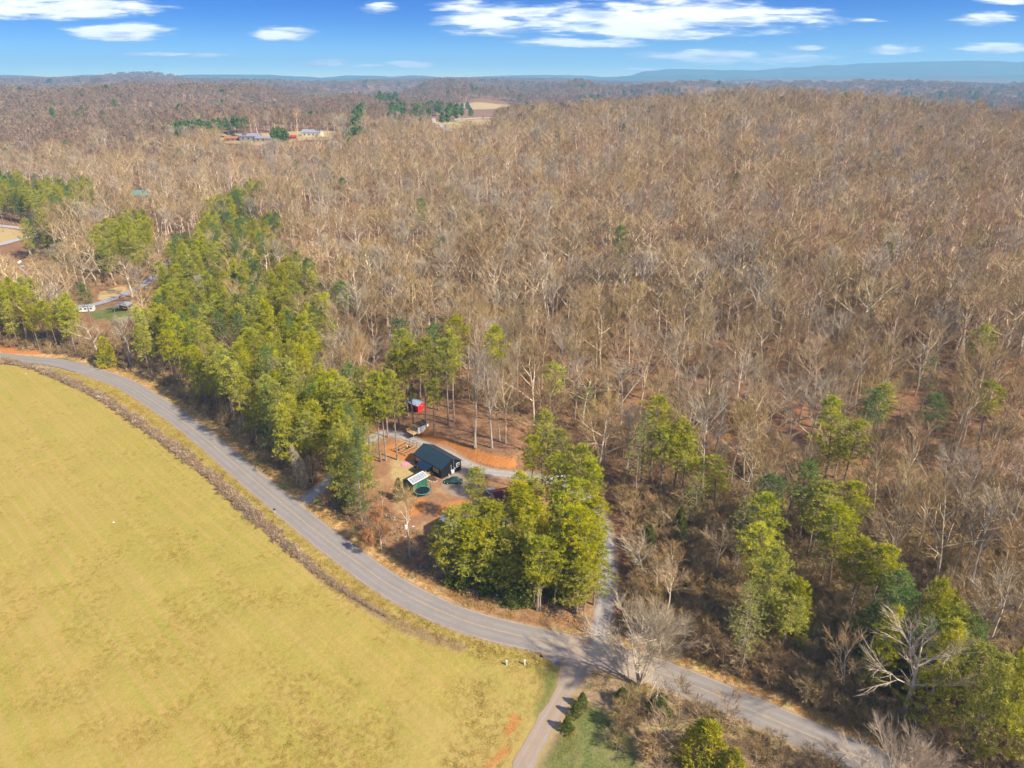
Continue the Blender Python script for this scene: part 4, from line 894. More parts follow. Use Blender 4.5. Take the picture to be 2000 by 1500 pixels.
# ------------------------------------------------------------------ vehicles
def loft(mb, st, mi=0):
    V = []; k = len(st[0][1])
    for x, ring in st: V += [(x, yy, zz_) for yy, zz_ in ring]
    F = [(i * k + j, i * k + (j + 1) % k, (i + 1) * k + (j + 1) % k, (i + 1) * k + j) for i in range(len(st) - 1) for j in range(k)]
    F += [tuple(range(k - 1, -1, -1)), tuple((len(st) - 1) * k + j for j in range(k))]; mb.add(V, F, mi)
def car(label, paintm, px, py, rz, kind='sedan', group='cars parked around the houses', z=None, name='parked_car'):
    x, y = g0(px, py) if z is None else hit(px, py); t = thing(name, label, 'car', (x, y, 0 if z is None else tz1(x, y)), rz, group)
    def ring(w, zb, zt): return [(-w * .92, zb), (w * .92, zb), (w, zb + .18), (w, zt - .14), (w * .86, zt), (-w * .86, zt), (-w, zt - .14), (-w, zb + .18)]
    suv = kind == 'suv'; h = 1.0 if suv else .86
    m = MB(); loft(m, [(-2.2, ring(.70, .38, h - .18)), (-2.1, ring(.84, .30, h - .03)), (-1.5, ring(.90, .24, h)), (0, ring(.91, .22, h + .01)), (.95, ring(.90, .22, h - .02)), (1.9, ring(.84, .28, h - .16)), (2.2, ring(.66, .38, h - .34))]); m.obj('body', paintm, t, True)
    ht = 1.62 if suv else 1.42; bk = -2.0 if suv else -1.55
    def ringc(w, zt): return [(-w, h - .05), (w, h - .05), (w * .80, zt), (-w * .80, zt)]
    m = MB(); loft(m, [(bk, ringc(.78, h + .03)), (bk + (.22 if suv else .6), ringc(.80, ht - .03)), (-.1, ringc(.82, ht)), (.45, ringc(.80, ht - .06)), (1.2, ringc(.76, h + .0))]); m.obj('windows', M['glass'], t)
    m = MB(); m.prism([(bk + (.3 if suv else .65), -.62), (.42, -.62), (.42, .62), (bk + (.3 if suv else .65), .62)], ht - .015, ht + .03); m.obj('roof', paintm, t)
    for sx in (-1.38, 1.38):
        for sy in (-.84, .84):
            w_ = MB(); w_.tube([(sx, sy - .11, .33), (sx, sy + .11, .33)], [.33, .33], 14); wo_ = w_.obj('wheel', M['rubber'], t); r_ = MB(); r_.tube([(sx, sy - .12, .33), (sx, sy + .12, .33)], [.19, .19], 10); r_.obj('rim', M['metal'], wo_)
    for sy in (-.6, .6): MB().box((2.12, sy, h - .36), (.12, .30, .13)).obj('headlight', M['white'], t); MB().box((-2.18, sy, h - .27), (.08, .28, .14)).obj('tail_light', M['red'], t)
    for sy in (-.98, .98): MB().box((.75, sy, h + .06), (.12, .16, .11)).obj('mirror', paintm, t)
    return t
car('dark green car parked on gravel at the corner of the black house', M['car_green'], 886, 943, math.radians(178)); LAND.append((*g0(886, 943), 'the dark green car'))
car('light blue car under pine crowns on the gravel', M['car_blue'], 962, 966, math.radians(130)); car('black car near the firewood beneath tall pines', M['car_black'], 1090, 1049, math.radians(25), 'suv')
car('white car glimpsed under pine crowns beside the gravel lane', M['car_white'], 1090, 940, math.radians(165), 'suv'); car('dark teal car beside the blue-roofed house', M['car_green'], 950, 1078, math.radians(60))

# ------------------------------------------------------------------ things along the road
def util_pole(px, py, h, label, grp=None, far=False):
    x, y = hit(px, py); z = tz1(x, y); t = thing('utility_pole', label, 'utility pole', (x, y, z), .3, grp)
    MB().tube([(0, 0, -.3), (-.25, 0, h)], [.17 if not far else .2, .11 if not far else .15], 8).obj('pole', M['pole'], t)
    a = MB().box((-.24, 0, h - .5), (1.9, .1, .12)).obj('crossarm', M['wood_grey'], t)
    for s in (-.8, 0, .8): MB().tube([(-.24 + s, 0, h - .44), (-.24 + s, 0, h - .25)], [.05, .03], 6).obj('insulator', M['white'], a)
    MB().tube([(-.45, -.22, h - 2.3), (-.45, -.22, h - 1.45)], [.24, .24], 10).obj('transformer', M['white'], t)
    MB().beam((-.1, 0, h - 2.4), (1.0, 0, h - 2.2), .06, .06).obj('lamp_arm', M['metal'], t); MB().box((1.1, 0, h - 2.2), (.42, .22, .14)).obj('lamp_head', M['white'], t)
    LAND.append((x, y, 'the utility pole')); return t
util_pole(801, 1091, 9.8, 'wooden utility pole with white transformer above the roadside brush'); util_pole(300, 549, 11, 'distant wooden utility pole beside the side road', far=True)
LAND.pop(); 
def mailbox(px, py, label, post=None):
    x, y = g0(px, py); t = thing('mailbox', label, 'mailbox', (x, y, 0), math.radians(60), 'mailboxes beside the road'); MB().box((0, 0, .5), (.1, .1, 1.0)).obj('post', post or M['wood'], t)
    m = MB(); m.prism([(math.cos(a) * .14, math.sin(a) * .14 + .12) for a in np.linspace(0, math.pi, 9)] + [(-.14, 0), (.14, 0)], -.27, .27); o = m.obj('box', M['rubber'], t); o.rotation_euler = (math.pi / 2, 0, 0); o.location = (0, 0, 1.0)
    MB().box((.16, .1, 1.22), (.02, .12, .16)).obj('flag', M['red'], t)
mailbox(1057, 1291, 'black mailbox on a post beside the farm track junction'); mailbox(537, 1003, 'black mailbox on a white post between hedge strip and road', M['white'])
def pedestal(px, py, m_, label):
    x, y = g0(px, py); t = thing('utility_pedestal', label, 'utility pedestal', (x, y, 0), 0, 'utility pedestals in the field corner'); MB().box((0, 0, .45), (.25, .25, .9)).obj('cover', m_, t); MB().box((0, 0, .92), (.3, .3, .06)).obj('cap', m_, t)
pedestal(1025, 1298, M['white'], 'slim white utility pedestal in the grass near the black mailbox'); pedestal(990, 1299, M['lightgreen'], 'pale green utility pedestal left of the white one')
x, y = g0(619, 980); t = thing('yellow_ride_on_toy', 'bright yellow toy lying by the driveway mouth', 'toy', (x, y, 0), .5)
m = MB(); loft(m, [(-.7, [(-.25, .1), (.25, .1), (.2, .35), (-.2, .35)]), (-.2, [(-.35, .1), (.35, .1), (.3, .55), (-.3, .55)]), (.4, [(-.35, .1), (.35, .1), (.25, .45), (-.25, .45)]), (.75, [(-.2, .15), (.2, .15), (.15, .3), (-.15, .3)])]); m.obj('body', M['yellow'], t); MB().beam((-.3, 0, .5), (-.6, 0, .95), .4, .07).obj('seat_back', M['yellow'], t)
for sx in (-.4, .45):
    for sy in (-.36, .36): MB().tube([(sx, sy - .05, .15), (sx, sy + .05, .15)], [.15, .15], 10).obj('wheel', M['rubber'], t)
a = g0(866, 1101); b = g0(880, 1118); t = MB().tube([(a[0], a[1], .25), ((a[0] + b[0]) / 2, (a[1] + b[1]) / 2, .28), (b[0], b[1], .2)], [.16, .2, .22], 8).obj('fallen_log', M['bark_pale']); tag(t, 'pale fallen log on the bank left of the pine cluster', 'log')
x, y = g0(1131, 1204); t = thing('tree_stump', 'freshly cut orange stump by the foot of the leaning roadside pine', 'stump', (x, y, 0)); MB().tube([(0, 0, 0), (0, 0, .35)], [.42, .33], 11).obj('wood', M['log'], t); MB().tube([(.5, .2, .06), (1.1, .35, .1)], [.09, .07], 6).obj('chip', M['log'], t)
x, y = g0(1112, 1215); t = thing('fence_post', 'short weathered post on the road bank by the lane', 'post', (x, y, 0)); MB().tube([(0, 0, 0), (.05, 0, 1.2)], [.07, .06], 6).obj('stake', M['wood'], t); MB().box((.05, 0, 1.0), (.02, .14, .18)).obj('marker_plate', M['wood_grey'], t)
for k, (px, py, lb) in enumerate(((222, 1021, 'scrap of white litter lying in the hay field'), (51, 731, 'white bag caught in the hedge strip near the road bend'))):
    x, y = g0(px, py); rr2 = np.random.default_rng(k); V = np.array([(math.cos(i * .9) * .2 * rr2.uniform(.6, 1.2), math.sin(i * .9) * .22 * rr2.uniform(.6, 1.2), .05 + rr2.uniform(0, .1)) for i in range(7)] + [(0, 0, .28)]); o = MB().add(V, [(i, (i + 1) % 7, 7) for i in range(7)] + [(6, 5, 4, 3, 2, 1, 0)]).obj('litter', M['white'], loc=(x, y, 0.02)); tag(o, lb, 'litter')

# ------------------------------------------------------------------ left valley
x, y = hit(171, 608); t = gable('mobile_home', 'small white camper home with dark roof on the left valley lawn', (x, y, tz1(x, y)), math.radians(14), 5.6, 2.6, 2.3, 2.75, M['white'], M['grey_wall'], .1, (.4, M['dark']), 'mobile home'); LAND.append((x, y, 'the white camper home'))
for u in (-1.9, -.2, 1.9): window(t, 'front', (5.6, 2.6), u, 1.5, .8, .7, M['grey_wall'], mull=0)
MB().box((.9, -1.34, 1.2), (.65, .06, 1.8)).obj('door', M['grey_wall'], t)
x, y = hit(243, 606); t = thing('carport', 'pale metal carport sheltering a dark red vehicle in the valley', 'carport', (x, y, tz1(x, y)), math.radians(8)); LAND.append((x, y, 'the metal carport'))
for s in (-1, 1):
    r_ = MB(); V = [(s * 2.9, -3, 2.3), (0.004 * s, -3, 3.1), (0.004 * s, 3, 3.1), (s * 2.9, 3, 2.3)]; V += [(a, b, c + .08) for a, b, c in V]; r_.add(V, [(0, 1, 2, 3), (7, 6, 5, 4), (4, 5, 1, 0), (5, 6, 2, 1), (6, 7, 3, 2), (7, 4, 0, 3)]); r_.obj('roof', M['metal'], t)
    for yy in (-2.8, 0, 2.8): MB().box((s * 2.75, yy, 1.17), (.1, .1, 2.34)).obj('post', M['metal'], t)
MB().box((0, 2.9, 1.2), (5.4, .06, 2.2)).obj('back_panel', M['grey_wall'], t)
car('dark red vehicle under the metal carport', M['car_red'], 244, 605, math.radians(80), 'suv', None, 1)
x, y = hit(236, 582); t = thing('red_barrel', 'small red barrel where the side road meets the gravel', 'barrel', (x, y, tz1(x, y))); MB().tube([(0, 0, 0), (0, 0, 1.0)], [.55, .55], 12).obj('drum', M['orange_roof'], t); MB().tube([(0, 0, 1.0), (0, 0, 1.06)], [.57, .57], 12).obj('rim', M['red'], t)
x, y = hit(281, 388); t = gable('green_roofed_cabin', 'cabin with teal green metal roof among bare trees', (x, y, tz1(x, y)), math.radians(8), 12, 8, 3.2, 6.2, M['wood_grey'], M['teal_roof'], .5, None, 'cabin'); LAND.append((x, y, 'the teal-roofed cabin'))
for u in (-3.5, 0, 3.5): window(t, 'front', (12, 8), u, 1.7, 1.3, 1.2, M['cream'])
r = random.Random(9)
for k, (px, py, mt, lb) in enumerate(((38, 514, 'white', 'white sheet of scrap on the heap'), (30, 524, 'metal', 'grey scrap panel leaning on the heap'), (45, 522, 'blue_roof', 'pale blue scrap panel on the heap'), (62, 528, 'metal', 'grey metal scrap at the right of the heap'), (50, 536, 'blue_roof', 'pale blue tarp bundle in front of the scrap'))):
    x, y = hit(px, py); o = thing('scrap_panel', lb + ' by the farm road', 'scrap', (x, y, tz1(x, y)), r.uniform(0, 3), 'scrap by the farm road'); MB().box((0, 0, .5), (r.uniform(1.6, 3), r.uniform(.8, 1.4), r.uniform(.4, .8)), 0, 0, Matrix.Rotation(r.uniform(-.4, .4), 3, 'Y')).obj('panel', M[mt], o); MB().beam((-1.6, .3, .2), (1.9, -.2, .9), .15, .15).obj('batten', M['wood_grey'], o)

# ------------------------------------------------------------------ farmsteads on the far ridge
def far_house(name, label, px, py, L, Wd, hw, hr, rz, wm, rm, cat='house', wins=3):
    L, Wd, hw, hr = L * .88, Wd * .88, hw * .85, hr * .85
    x, y = hit(px, py); t = gable(name, label, (x, y, tz1(x, y) - .3), math.radians(rz), L, Wd, hw, hr, wm, rm, .5, None, cat, group='farm buildings on the far ridge')
    for k in range(wins): window(t, 'front', (L, Wd), -L / 2 + L * (k + .7) / (wins + .4), hw * .5, 1.6, 1.4, M['dark'], mull=0)
    MB().box((L * .28, -Wd / 2 - .06, 1.1), (1.4, .1, 2.1)).obj('door', M['dark'], t); return (x, y)
a = far_house('orange_roofed_barn', 'low orange roofed barn at the left end of the ridge farmstead', 456, 274, 19, 9, 3, 5, 10, M['orange_roof'], M['orange_roof'], 'barn')
a = far_house('farmhouse', 'grey farmhouse with lilac metal roof on the ridge', 490, 273, 22, 13, 5, 8, -4, M['grey_wall'], M['purple_roof']); LAND.append((*a, 'the ridge farmhouse'))
far_house('long_shed', 'long low shed with lilac grey roof right of the farmhouse', 517, 275, 20, 9, 3.6, 5.2, -4, M['grey_wall'], M['purple_roof'], 'shed')
far_house('red_shed', 'small red shed behind the round evergreen on the ridge', 569, 271, 11, 7, 3.2, 4.6, 5, M['maroon'], M['red'], 'shed', 1)
a = far_house('pale_barn', 'cream barn with silver roof at the right end of the ridge farmstead', 611, 266, 24, 11, 5.5, 8.5, -6, M['cream'], M['metal'], 'barn', 4); LAND.append((*a, 'the cream ridge barn'))
# white rail fence along the ridge pasture
pa, pb = hit(880, 235), hit(962, 232); t = thing('pasture_fence', 'long white rail fence along the top of the ridge pasture', 'fence', (pa[0], pa[1], tz1(*pa))); n = 30; z0 = tz1(*pa)
for k in range(n + 1):
    f = k / n; X = (pb[0] - pa[0]) * f; Y = (pb[1] - pa[1]) * f; Z = tz1(pa[0] + X, pa[1] + Y) - z0; MB().box((X, Y, Z + .9), (.35, .35, 1.9)).obj('post', M['white'], t)
    if k < n:
        X2 = (pb[0] - pa[0]) * (k + 1) / n; Y2 = (pb[1] - pa[1]) * (k + 1) / n; Z2 = tz1(pa[0] + X2, pa[1] + Y2) - z0
        for zz_ in (.8, 1.5): MB().beam((X, Y, Z + zz_), (X2, Y2, Z2 + zz_), .12, .28).obj('rail', M['white'], t)
GR = smooth_line([hit(*p) for p in [(846, 231), (848, 238), (853, 244), (866, 250), (884, 256)]], 5); 
o = ribbon('pasture_drive', GR, 2.6, .25, 3); o.data.materials.append(road_mat('drive_gravel', (.55, .48, .42), (.6, .55, .5), (.45, .38, .3), None))
# radio mast on the horizon
x, y = hit(1532, 160); zb = tz1(x, y); d = math.hypot(x, y); hm = 12 / 1380 * d * 1.05
t = thing('radio_mast', 'thin lattice radio mast standing on the horizon ridge', 'radio mast', (x, y, zb)); w_ = .9
for k in range(3): a = k * 2.094; MB().tube([(w_ * math.cos(a), w_ * math.sin(a), 0), (w_ * .5 * math.cos(a), w_ * .5 * math.sin(a), hm + 15)], [.35, .3], 4).obj('upright', M['metal'], t)
for k in range(12): z = k * (hm + 12) / 12; MB().beam((-.8, .4, z), (.8, -.3, z + 3), .25, .25).obj('brace', M['metal'], t)

# ------------------------------------------------------------------ planting
rng = np.random.default_rng(11)
def hpx(bx, by, tx, ty):          # base and top pixels -> position and height
    x, y = hit(bx, by); U = 750 - ty; up = U * CP - FPX * SP; fw = FPX * CP + U * SP; X = tx - 1000
    r = math.hypot(x, y); z = CAMH + up / math.hypot(X, fw) * r; return x, y, max(3, z - tz1(x, y))
PINES = ['pine_0', 'pine_1', 'pine_2', 'pine_3']; BUSHY = ['bushy_0', 'bushy_1']; BARE = ['bare_%d' % i for i in range(7)]
S = []                             # sites: dict(x, y, proto, h, wide, name, label)
def site(x, y, proto, h, wide=1.0, name=None, label=None): S.append(dict(x=x, y=y, p=proto, h=h, w=wide, name=name, label=label, hand=True))
r = random.Random(4)
# tall pines and sycamores behind the shed: (base px, top px)
for bx, by, tx, ty, pr in [(808, 836, 792, 662, 'pine_1'), (797, 812, 800, 639, 'pine_0'), (832, 834, 826, 656, 'pine_3'), (856, 800, 852, 632, 'dark_0'), (876, 830, 860, 660, 'pine_0'), (887, 824, 880, 642, 'pine_1'), (884, 798, 894, 614, 'pine_2'),
        (966, 800, 972, 634, 'pine_0'), (780, 834, 744, 686, 'pine_1'), (758, 854, 762, 726, 'pine_2'), (744, 902, 718, 724, 'pine_0'), (754, 900, 742, 724, 'pine_1'), (776, 898, 772, 722, 'pine_0'), (700, 850, 686, 708, 'dark_0'), (710, 878, 714, 712, 'pine_2'),
        (690, 905, 672, 756, 'pine_1'), (684, 925, 668, 790, 'pine_0'), (668, 900, 650, 738, 'pine_2'), (848, 850, 842, 738, 'pine_3'), (728, 938, 712, 830, 'sparse_0'), (722, 900, 700, 775, 'pine_3'), (703, 942, 690, 800, 'sparse_0')]:
    x, y, H = hpx(bx, by, tx, ty); site(x, y, pr, H, 1.25)
for bx, by, tx, ty, pr, w_, lb in [(928, 874, 912, 676, 'sycamore_0', .85, 'tall pale sycamore with arching low limb, left one of the pair above the clay bank'), (961, 875, 966, 680, 'sycamore_1', .8, 'tall pale sycamore with straight trunk, right one of the pair above the clay bank'), (988, 867, 1000, 722, 'bare_4', .9, 'grey bare tree with mossy base just right of the two sycamores')]:
    x, y, H = hpx(bx, by, tx, ty); site(x, y, pr, H, w_, None, lb)
# the pine cluster between the houses and the road: (top px, height)
for tx, ty, H in [(1062, 795, 23), (905, 1010, 17), (940, 965, 16), (872, 1022, 16), (955, 1050, 17), (1015, 1050, 18), (1120, 1010, 19), (1036, 850, 20), (1098, 842, 22), (1135, 866, 22), (1075, 885, 19), (1160, 897, 21), (1120, 930, 20), (1172, 962, 20), (1088, 945, 18), (1152, 985, 19), (1168, 1032, 19), (1043, 935, 17), (1008, 925, 16),
        (928, 906, 15), (884, 985, 18), (966, 975, 17), (932, 1035, 19), (890, 1040, 18), (990, 1048, 18), (1022, 1000, 18), (1062, 990, 19), (1104, 1000, 20), (1130, 1052, 20), (1146, 1096, 17), (1045, 1042, 20), (1085, 1065, 18), (962, 1080, 15), (905, 1080, 14), (1012, 1092, 13), (1120, 1085, 16)]:
    while True:
        x, y = hit(tx, ty, H); by = float(proj(x, y, 0)[1])
        if by < np.interp(tx, [880, 1050, 1140, 1190], [1128, 1182, 1196, 1175]) or H < 9: break
        H -= .5
    site(x, y, r.choice(PINES if by < 1090 else BUSHY + PINES[2:3]), H, r.uniform(1.1, 1.42) if tx < 1150 else r.uniform(1.05, 1.25))
for bx, by, tx, ty in [(1049, 1192, 1045, 1040), (1054, 1192, 1060, 1080), (1126, 1200, 1138, 1000), (1097, 1112, 1100, 960), (915, 1122, 905, 985), (945, 1130, 940, 1010), (1008, 1088, 1008, 950), (1020, 1100, 1026, 960), (985, 1148, 985, 1030)]:
    x, y, H = hpx(bx, by, tx, ty); site(x, y, r.choice(PINES), H, 1.45)
# right of the lane
for tx, ty, H, pr in [(1285, 772, 23, 'pine_0'), (1263, 800, 22, 'sparse_0'), (1332, 815, 21, 'pine_1'), (1302, 838, 19, 'pine_3'), (1250, 845, 18, 'sparse_0'), (1345, 850, 18, 'pine_2'), (1645, 772, 25, 'bushy_0'), (1675, 812, 21, 'pine_2'), (1738, 747, 20, 'pine_1'), (1712, 758, 19, 'dark_0'),
        (1826, 690, 18, 'sparse_0'), (1840, 770, 18, 'dark_0'), (1932, 633, 20, 'pine_0'), (1950, 745, 20, 'pine_3'), (1090, 708, 20, 'pine_3'), (1150, 754, 15, 'sparse_0'), (1410, 895, 15, 'pine_2'), (1365, 925, 15, 'sparse_0'),
        (1504, 928, 20, 'dark_0'), (1498, 962, 20, 'pine_0'), (1460, 970, 20, 'sparse_0'), (1592, 906, 20, 'dark_0'), (1616, 930, 20, 'pine_2'), (1604, 952, 19, 'pine_0'), (1668, 940, 20, 'pine_1'), (1654, 992, 20, 'pine_3'), (1634, 1000, 19, 'sparse_0'), (1692, 1050, 18, 'pine_0'), (1730, 1064, 19, 'pine_1'),
        (1508, 1026, 18, 'pine_2'), (1536, 1082, 19, 'bushy_0'), (1504, 1090, 18, 'pine_0'), (1572, 1138, 15, 'bushy_1'), (1762, 1110, 16, 'dark_0'), (1470, 1138, 17, 'sparse_0'), (1470, 1180, 15, 'sparse_0'), (1545, 1160, 14, 'pine_3'), (1774, 1143, 17, 'dark_0'), (1708, 1178, 13, 'dark_0'),
        (1860, 1172, 18, 'pine_2'), (1894, 1196, 18, 'bushy_0'), (1930, 1262, 17, 'pine_0'), (1560, 745, 18, 'bare_6'), (1690, 1085, 15, 'sparse_0'), (1792, 275, 18, 'dark_0'), (1885, 325, 18, 'dark_0'), (547, 254, 16, 'farpine_0'), (670, 548, 20, 'dark_0'), (775, 622, 18, 'dark_0')]:
    x, y = hit(tx, ty, H); site(x, y, pr, H, 1.5 if (pr.startswith('pine') or pr.startswith('dark')) and y < 260 else 1.25)
# striking bare trees
for bx, by, tx, ty, pr, w_, lb in [(1248, 1338, 1255, 1192, 'spread_0', 1.15, 'big pale spreading bare tree leaning over the road by the farm track'), (1324, 1402, 1325, 1322, 'bare_5', 1.3, 'small pale bare tree behind the yellow-green shrub tree'),
        (1752, 1425, 1836, 1222, 'bare_6', 1.5, 'large pale bare tree with wide crown before the roadside pines'), (1735, 1600, 1745, 1425, 'spread_0', .9, 'white limbed bare tree rising over the road at the bottom edge'),
        (798, 1020, 780, 945, 'sapling_0', 1.2, 'slim forked bare tree in front of the trampoline'), (801, 1075, 792, 960, 'bare_5', .7, 'slender bare tree just behind the utility pole'), (748, 994, 744, 945, 'sapling_0', 1.2, 'small bare tree left of the trampoline'),
        (1300, 1452, 1290, 1375, 'sapling_1', 1.4, 'bare multi-stemmed thicket tree between cedar and yellow-green shrub'), (1262, 1470, 1240, 1420, 'sapling_1', 1.5, 'bare twiggy tree left of the yellow-green shrub'),
        (1640, 1372, 1645, 1240, 'bare_4', .8, 'grey bare roadside tree with round crown'), (595, 952, 556, 878, 'dead_0', 1.0, 'leaning dead conifer with drooping grey twigs at the driveway mouth'), (603, 945, 572, 900, 'dead_0', .8, 'second dead conifer leaning behind the first at the driveway'),
        (745, 1075, 738, 992, 'orange_0', .55, 'small tree holding orange brown leaves by the roadside brush'), (720, 1085, 716, 1035, 'orange_0', .5, 'low orange leaved tree nearest the road bank'),
        (213, 716, 215, 656, 'yellow_0', .78, 'bright mustard green cedar beside the road bend'), (1372, 1500, 1345, 1400, 'yellow_0', 1.15, 'bright yellow-green shrub tree at the bottom edge'), (1425, 1540, 1420, 1460, 'yellow_0', .8, 'lower yellow-green shrub to the right of the big one'),
        (1285, 1400, 1283, 1350, 'cedar_0', 1.5, 'dark green cedar right of the big spreading tree'), (1215, 1375, 1210, 1345, 'cedar_0', 2.0, 'dark cedar bush under the left limbs of the spreading tree'), (1137, 1381, 1137, 1372, 'cedar_0', 1.2, 'upper small round bush beside the farm track'), (1125, 1398, 1125, 1387, 'cedar_0', 1.2, 'middle small round bush beside the farm track'), (1108, 1428, 1108, 1410, 'cedar_0', 1.3, 'lower small round bush beside the farm track'),
        (806, 796, 802, 752, 'cedar_0', .8, 'dark cedar behind the red playhouse'), (905, 1150, 900, 1122, 'cedar_0', 1.9, 'low dark green bush at the left foot of the pine cluster'), (880, 1142, 880, 1120, 'cedar_0', 1.8, 'small green bush at the outer left of the pine cluster'), (950, 1162, 950, 1130, 'cedar_0', 1.7, 'dark green bush below the left pines'), (1000, 1178, 1000, 1140, 'cedar_0', 1.8, 'dense dark bush at the front of the pine cluster'), (1025, 1178, 1028, 1135, 'cedar_0', 1.6, 'dense dark bush behind the twin roadside pines'),
        (1090, 1172, 1090, 1120, 'cedar_0', 1.3, 'dark bush between the twin and the leaning pine'), (665, 968, 660, 925, 'cedar_0', 1.4, 'dark green cedar on the right side of the driveway'), (680, 1000, 678, 955, 'cedar_0', 1.3, 'green cedar standing right of the driveway thicket'), (1265, 1080, 1265, 1025, 'cedar_0', 1.0, 'dull dark cedar right of the gravel lane'), (1325, 1060, 1320, 990, 'cedar_0', .8, 'olive cedar among bare trees right of the lane'),
        (780, 975, 778, 935, 'cedar_0', 1.1, 'dark cedar bush left of the green shed'), (1555, 1240, 1550, 1185, 'cedar_0', .9, 'green cedar under the big roadside pine'), (1890, 1505, 1885, 1440, 'bushy_0', 1.1, None), (110, 500, 112, 452, 'cedar_0', 1.6, 'dark cedar at the right end of the farm road'), (125, 520, 128, 470, 'cedar_0', 1.5, 'second dark cedar below the farm road end'), (645, 240, 655, 222, 'spread_1', .8, None)]:
    x, y, H = hpx(bx, by, tx, ty); site(x, y, pr, H, w_, None, lb)
# big pale crowns on the slope
for tx, ty, H, pr, w_ in [(1335, 645, 23, 'bare_6', 1.2), (1262, 655, 24, 'bare_4', 1.1), (1470, 700, 22, 'bare_6', 1.1), (1648, 520, 24, 'bare_4', 1.3), (1852, 455, 26, 'bare_1', 1.3), (1548, 850, 14, 'bare_6', 1.0), (1560, 620, 22, 'bare_1', 1.1), (1418, 730, 22, 'sycamore_1', 1), (1010, 600, 22, 'bare_1', 1.2), (1180, 590, 24, 'bare_4', 1.1),
        (690, 560, 24, 'bare_6', 1.3), (975, 765, 14, 'bare_4', 1), (1080, 540, 22, 'bare_6', 1), (1960, 960, 24, 'sycamore_0', 1), (1700, 900, 22, 'bare_1', 1), (1220, 700, 20, 'bare_6', 1.1), (1470, 470, 24, 'bare_6', 1.1), (1960, 1130, 22, 'bare_6', 1)]:
    x, y = hit(tx, ty, H); site(x, y, pr, H, w_)

# --- regions of the photograph where crowns are evergreen, read from it and laid out on the land
PZ = [([(245, 690), (255, 610), (330, 560), (385, 505), (440, 490), (520, 500), (575, 505), (640, 560), (645, 640), (610, 690), (560, 720), (500, 740), (420, 760), (350, 740), (300, 720)], .74, ['pine_2', 'bushy_0', 'bushy_1', 'pine_0', 'pine_3', 'dark_0'], 5.4),
      ([(350, 700), (480, 690), (520, 760), (500, 850), (430, 830), (370, 780)], .6, ['pine_2', 'sparse_0', 'pine_0', 'bushy_1'], 5),
      ([(480, 760), (560, 745), (640, 735), (690, 765), (705, 860), (690, 985), (650, 990), (600, 900), (520, 870), (480, 840)], 1.0, ['bushy_0', 'bushy_1', 'layered_0', 'pine_2', 'layered_0', 'bushy_0'], 4.3),
      ([(400, 400), (440, 370), (500, 355), (510, 380), (460, 430), (545, 420), (540, 470), (480, 480), (400, 500), (350, 540), (310, 560), (330, 480), (390, 440)], .85, ['bushy_0', 'pine_2', 'dark_0'], 5.5),
      ([(165, 460), (215, 430), (270, 415), (290, 440), (280, 480), (230, 500), (190, 490)], .9, ['bushy_0', 'pine_2'], 5.5), ([(-40, 330), (60, 350), (170, 350), (180, 385), (120, 420), (50, 450), (-40, 440)], .85, ['bushy_0', 'layered_0', 'pine_2'], 6),
      ([(-40, 570), (50, 560), (60, 600), (145, 595), (150, 620), (60, 680), (-40, 680)], .85, ['pine_2', 'bushy_0', 'pine_0'], 5), ([(1800, 1240), (1850, 1215), (1950, 1260), (2060, 1330), (2060, 1540), (1830, 1540), (1830, 1400), (1870, 1330)], .95, ['bushy_0', 'bushy_1', 'dark_0', 'pine_2'], 4.6),
      ([(320, 245), (400, 250), (480, 238), (485, 228), (430, 235), (330, 240)], .9, ['farpine_0', 'farpine_1'], 7), ([(535, 250), (556, 250), (556, 262), (535, 262)], 1, ['farpine_0'], 9), ([(675, 262), (690, 215), (715, 200), (705, 245), (695, 265)], .9, ['farpine_0', 'farpine_1'], 8), ([(735, 180), (775, 180), (780, 196), (740, 196)], .8, ['farpine_1'], 9),
      ([(755, 205), (790, 200), (790, 222), (765, 225)], .9, ['farpine_0'], 8), ([(800, 195), (920, 198), (950, 218), (905, 225), (870, 225), (800, 222)], .6, ['farpine_0', 'farpine_1'], 8), ([(1110, 188), (1350, 165), (1330, 185), (1200, 195)], .35, ['farpine_1'], 12), ([(1640, 170), (2040, 165), (2040, 182), (1650, 182)], .3, ['farpine_1'], 14),
      ([(1400, 955), (1560, 940), (1720, 980), (1750, 1080), (1600, 1200), (1440, 1180)], .22, ['sparse_0', 'pine_3'], 7), ([(1700, 1150), (1850, 1180), (1800, 1240), (1720, 1270)], .6, ['dark_0', 'bushy_1'], 5)]
CLR = [[(-40, 455), (98, 455), (108, 490), (40, 505), (-40, 512)], [(8, 508), (60, 505), (62, 530), (10, 534)], [(148, 590), (270, 583), (268, 636), (185, 642), (150, 620)], [(183, 588), (190, 566), (250, 553), (264, 574)], [(200, 585), (262, 556), (322, 505), (337, 520), (277, 574), (215, 598)], [(432, 266), (520, 262), (640, 257), (664, 264), (648, 273), (560, 281), (430, 284)],
       [(838, 229), (905, 229), (966, 226), (972, 240), (930, 248), (880, 256), (842, 252)], [(890, 200), (930, 195), (1008, 200), (992, 214), (905, 216)], [(262, 370), (302, 368), (304, 392), (262, 392)], [(770, 785), (850, 775), (1000, 815), (1020, 925), (900, 900), (760, 850)], [(1165, 1240), (1160, 1020), (1130, 975), (1195, 985), (1215, 1110), (1215, 1240)],
       [(755, 850), (830, 835), (1010, 905), (1010, 935), (900, 960), (860, 990), (780, 1000), (755, 940)], [(1180, 960), (1240, 980), (1225, 1230), (1200, 1240)]]
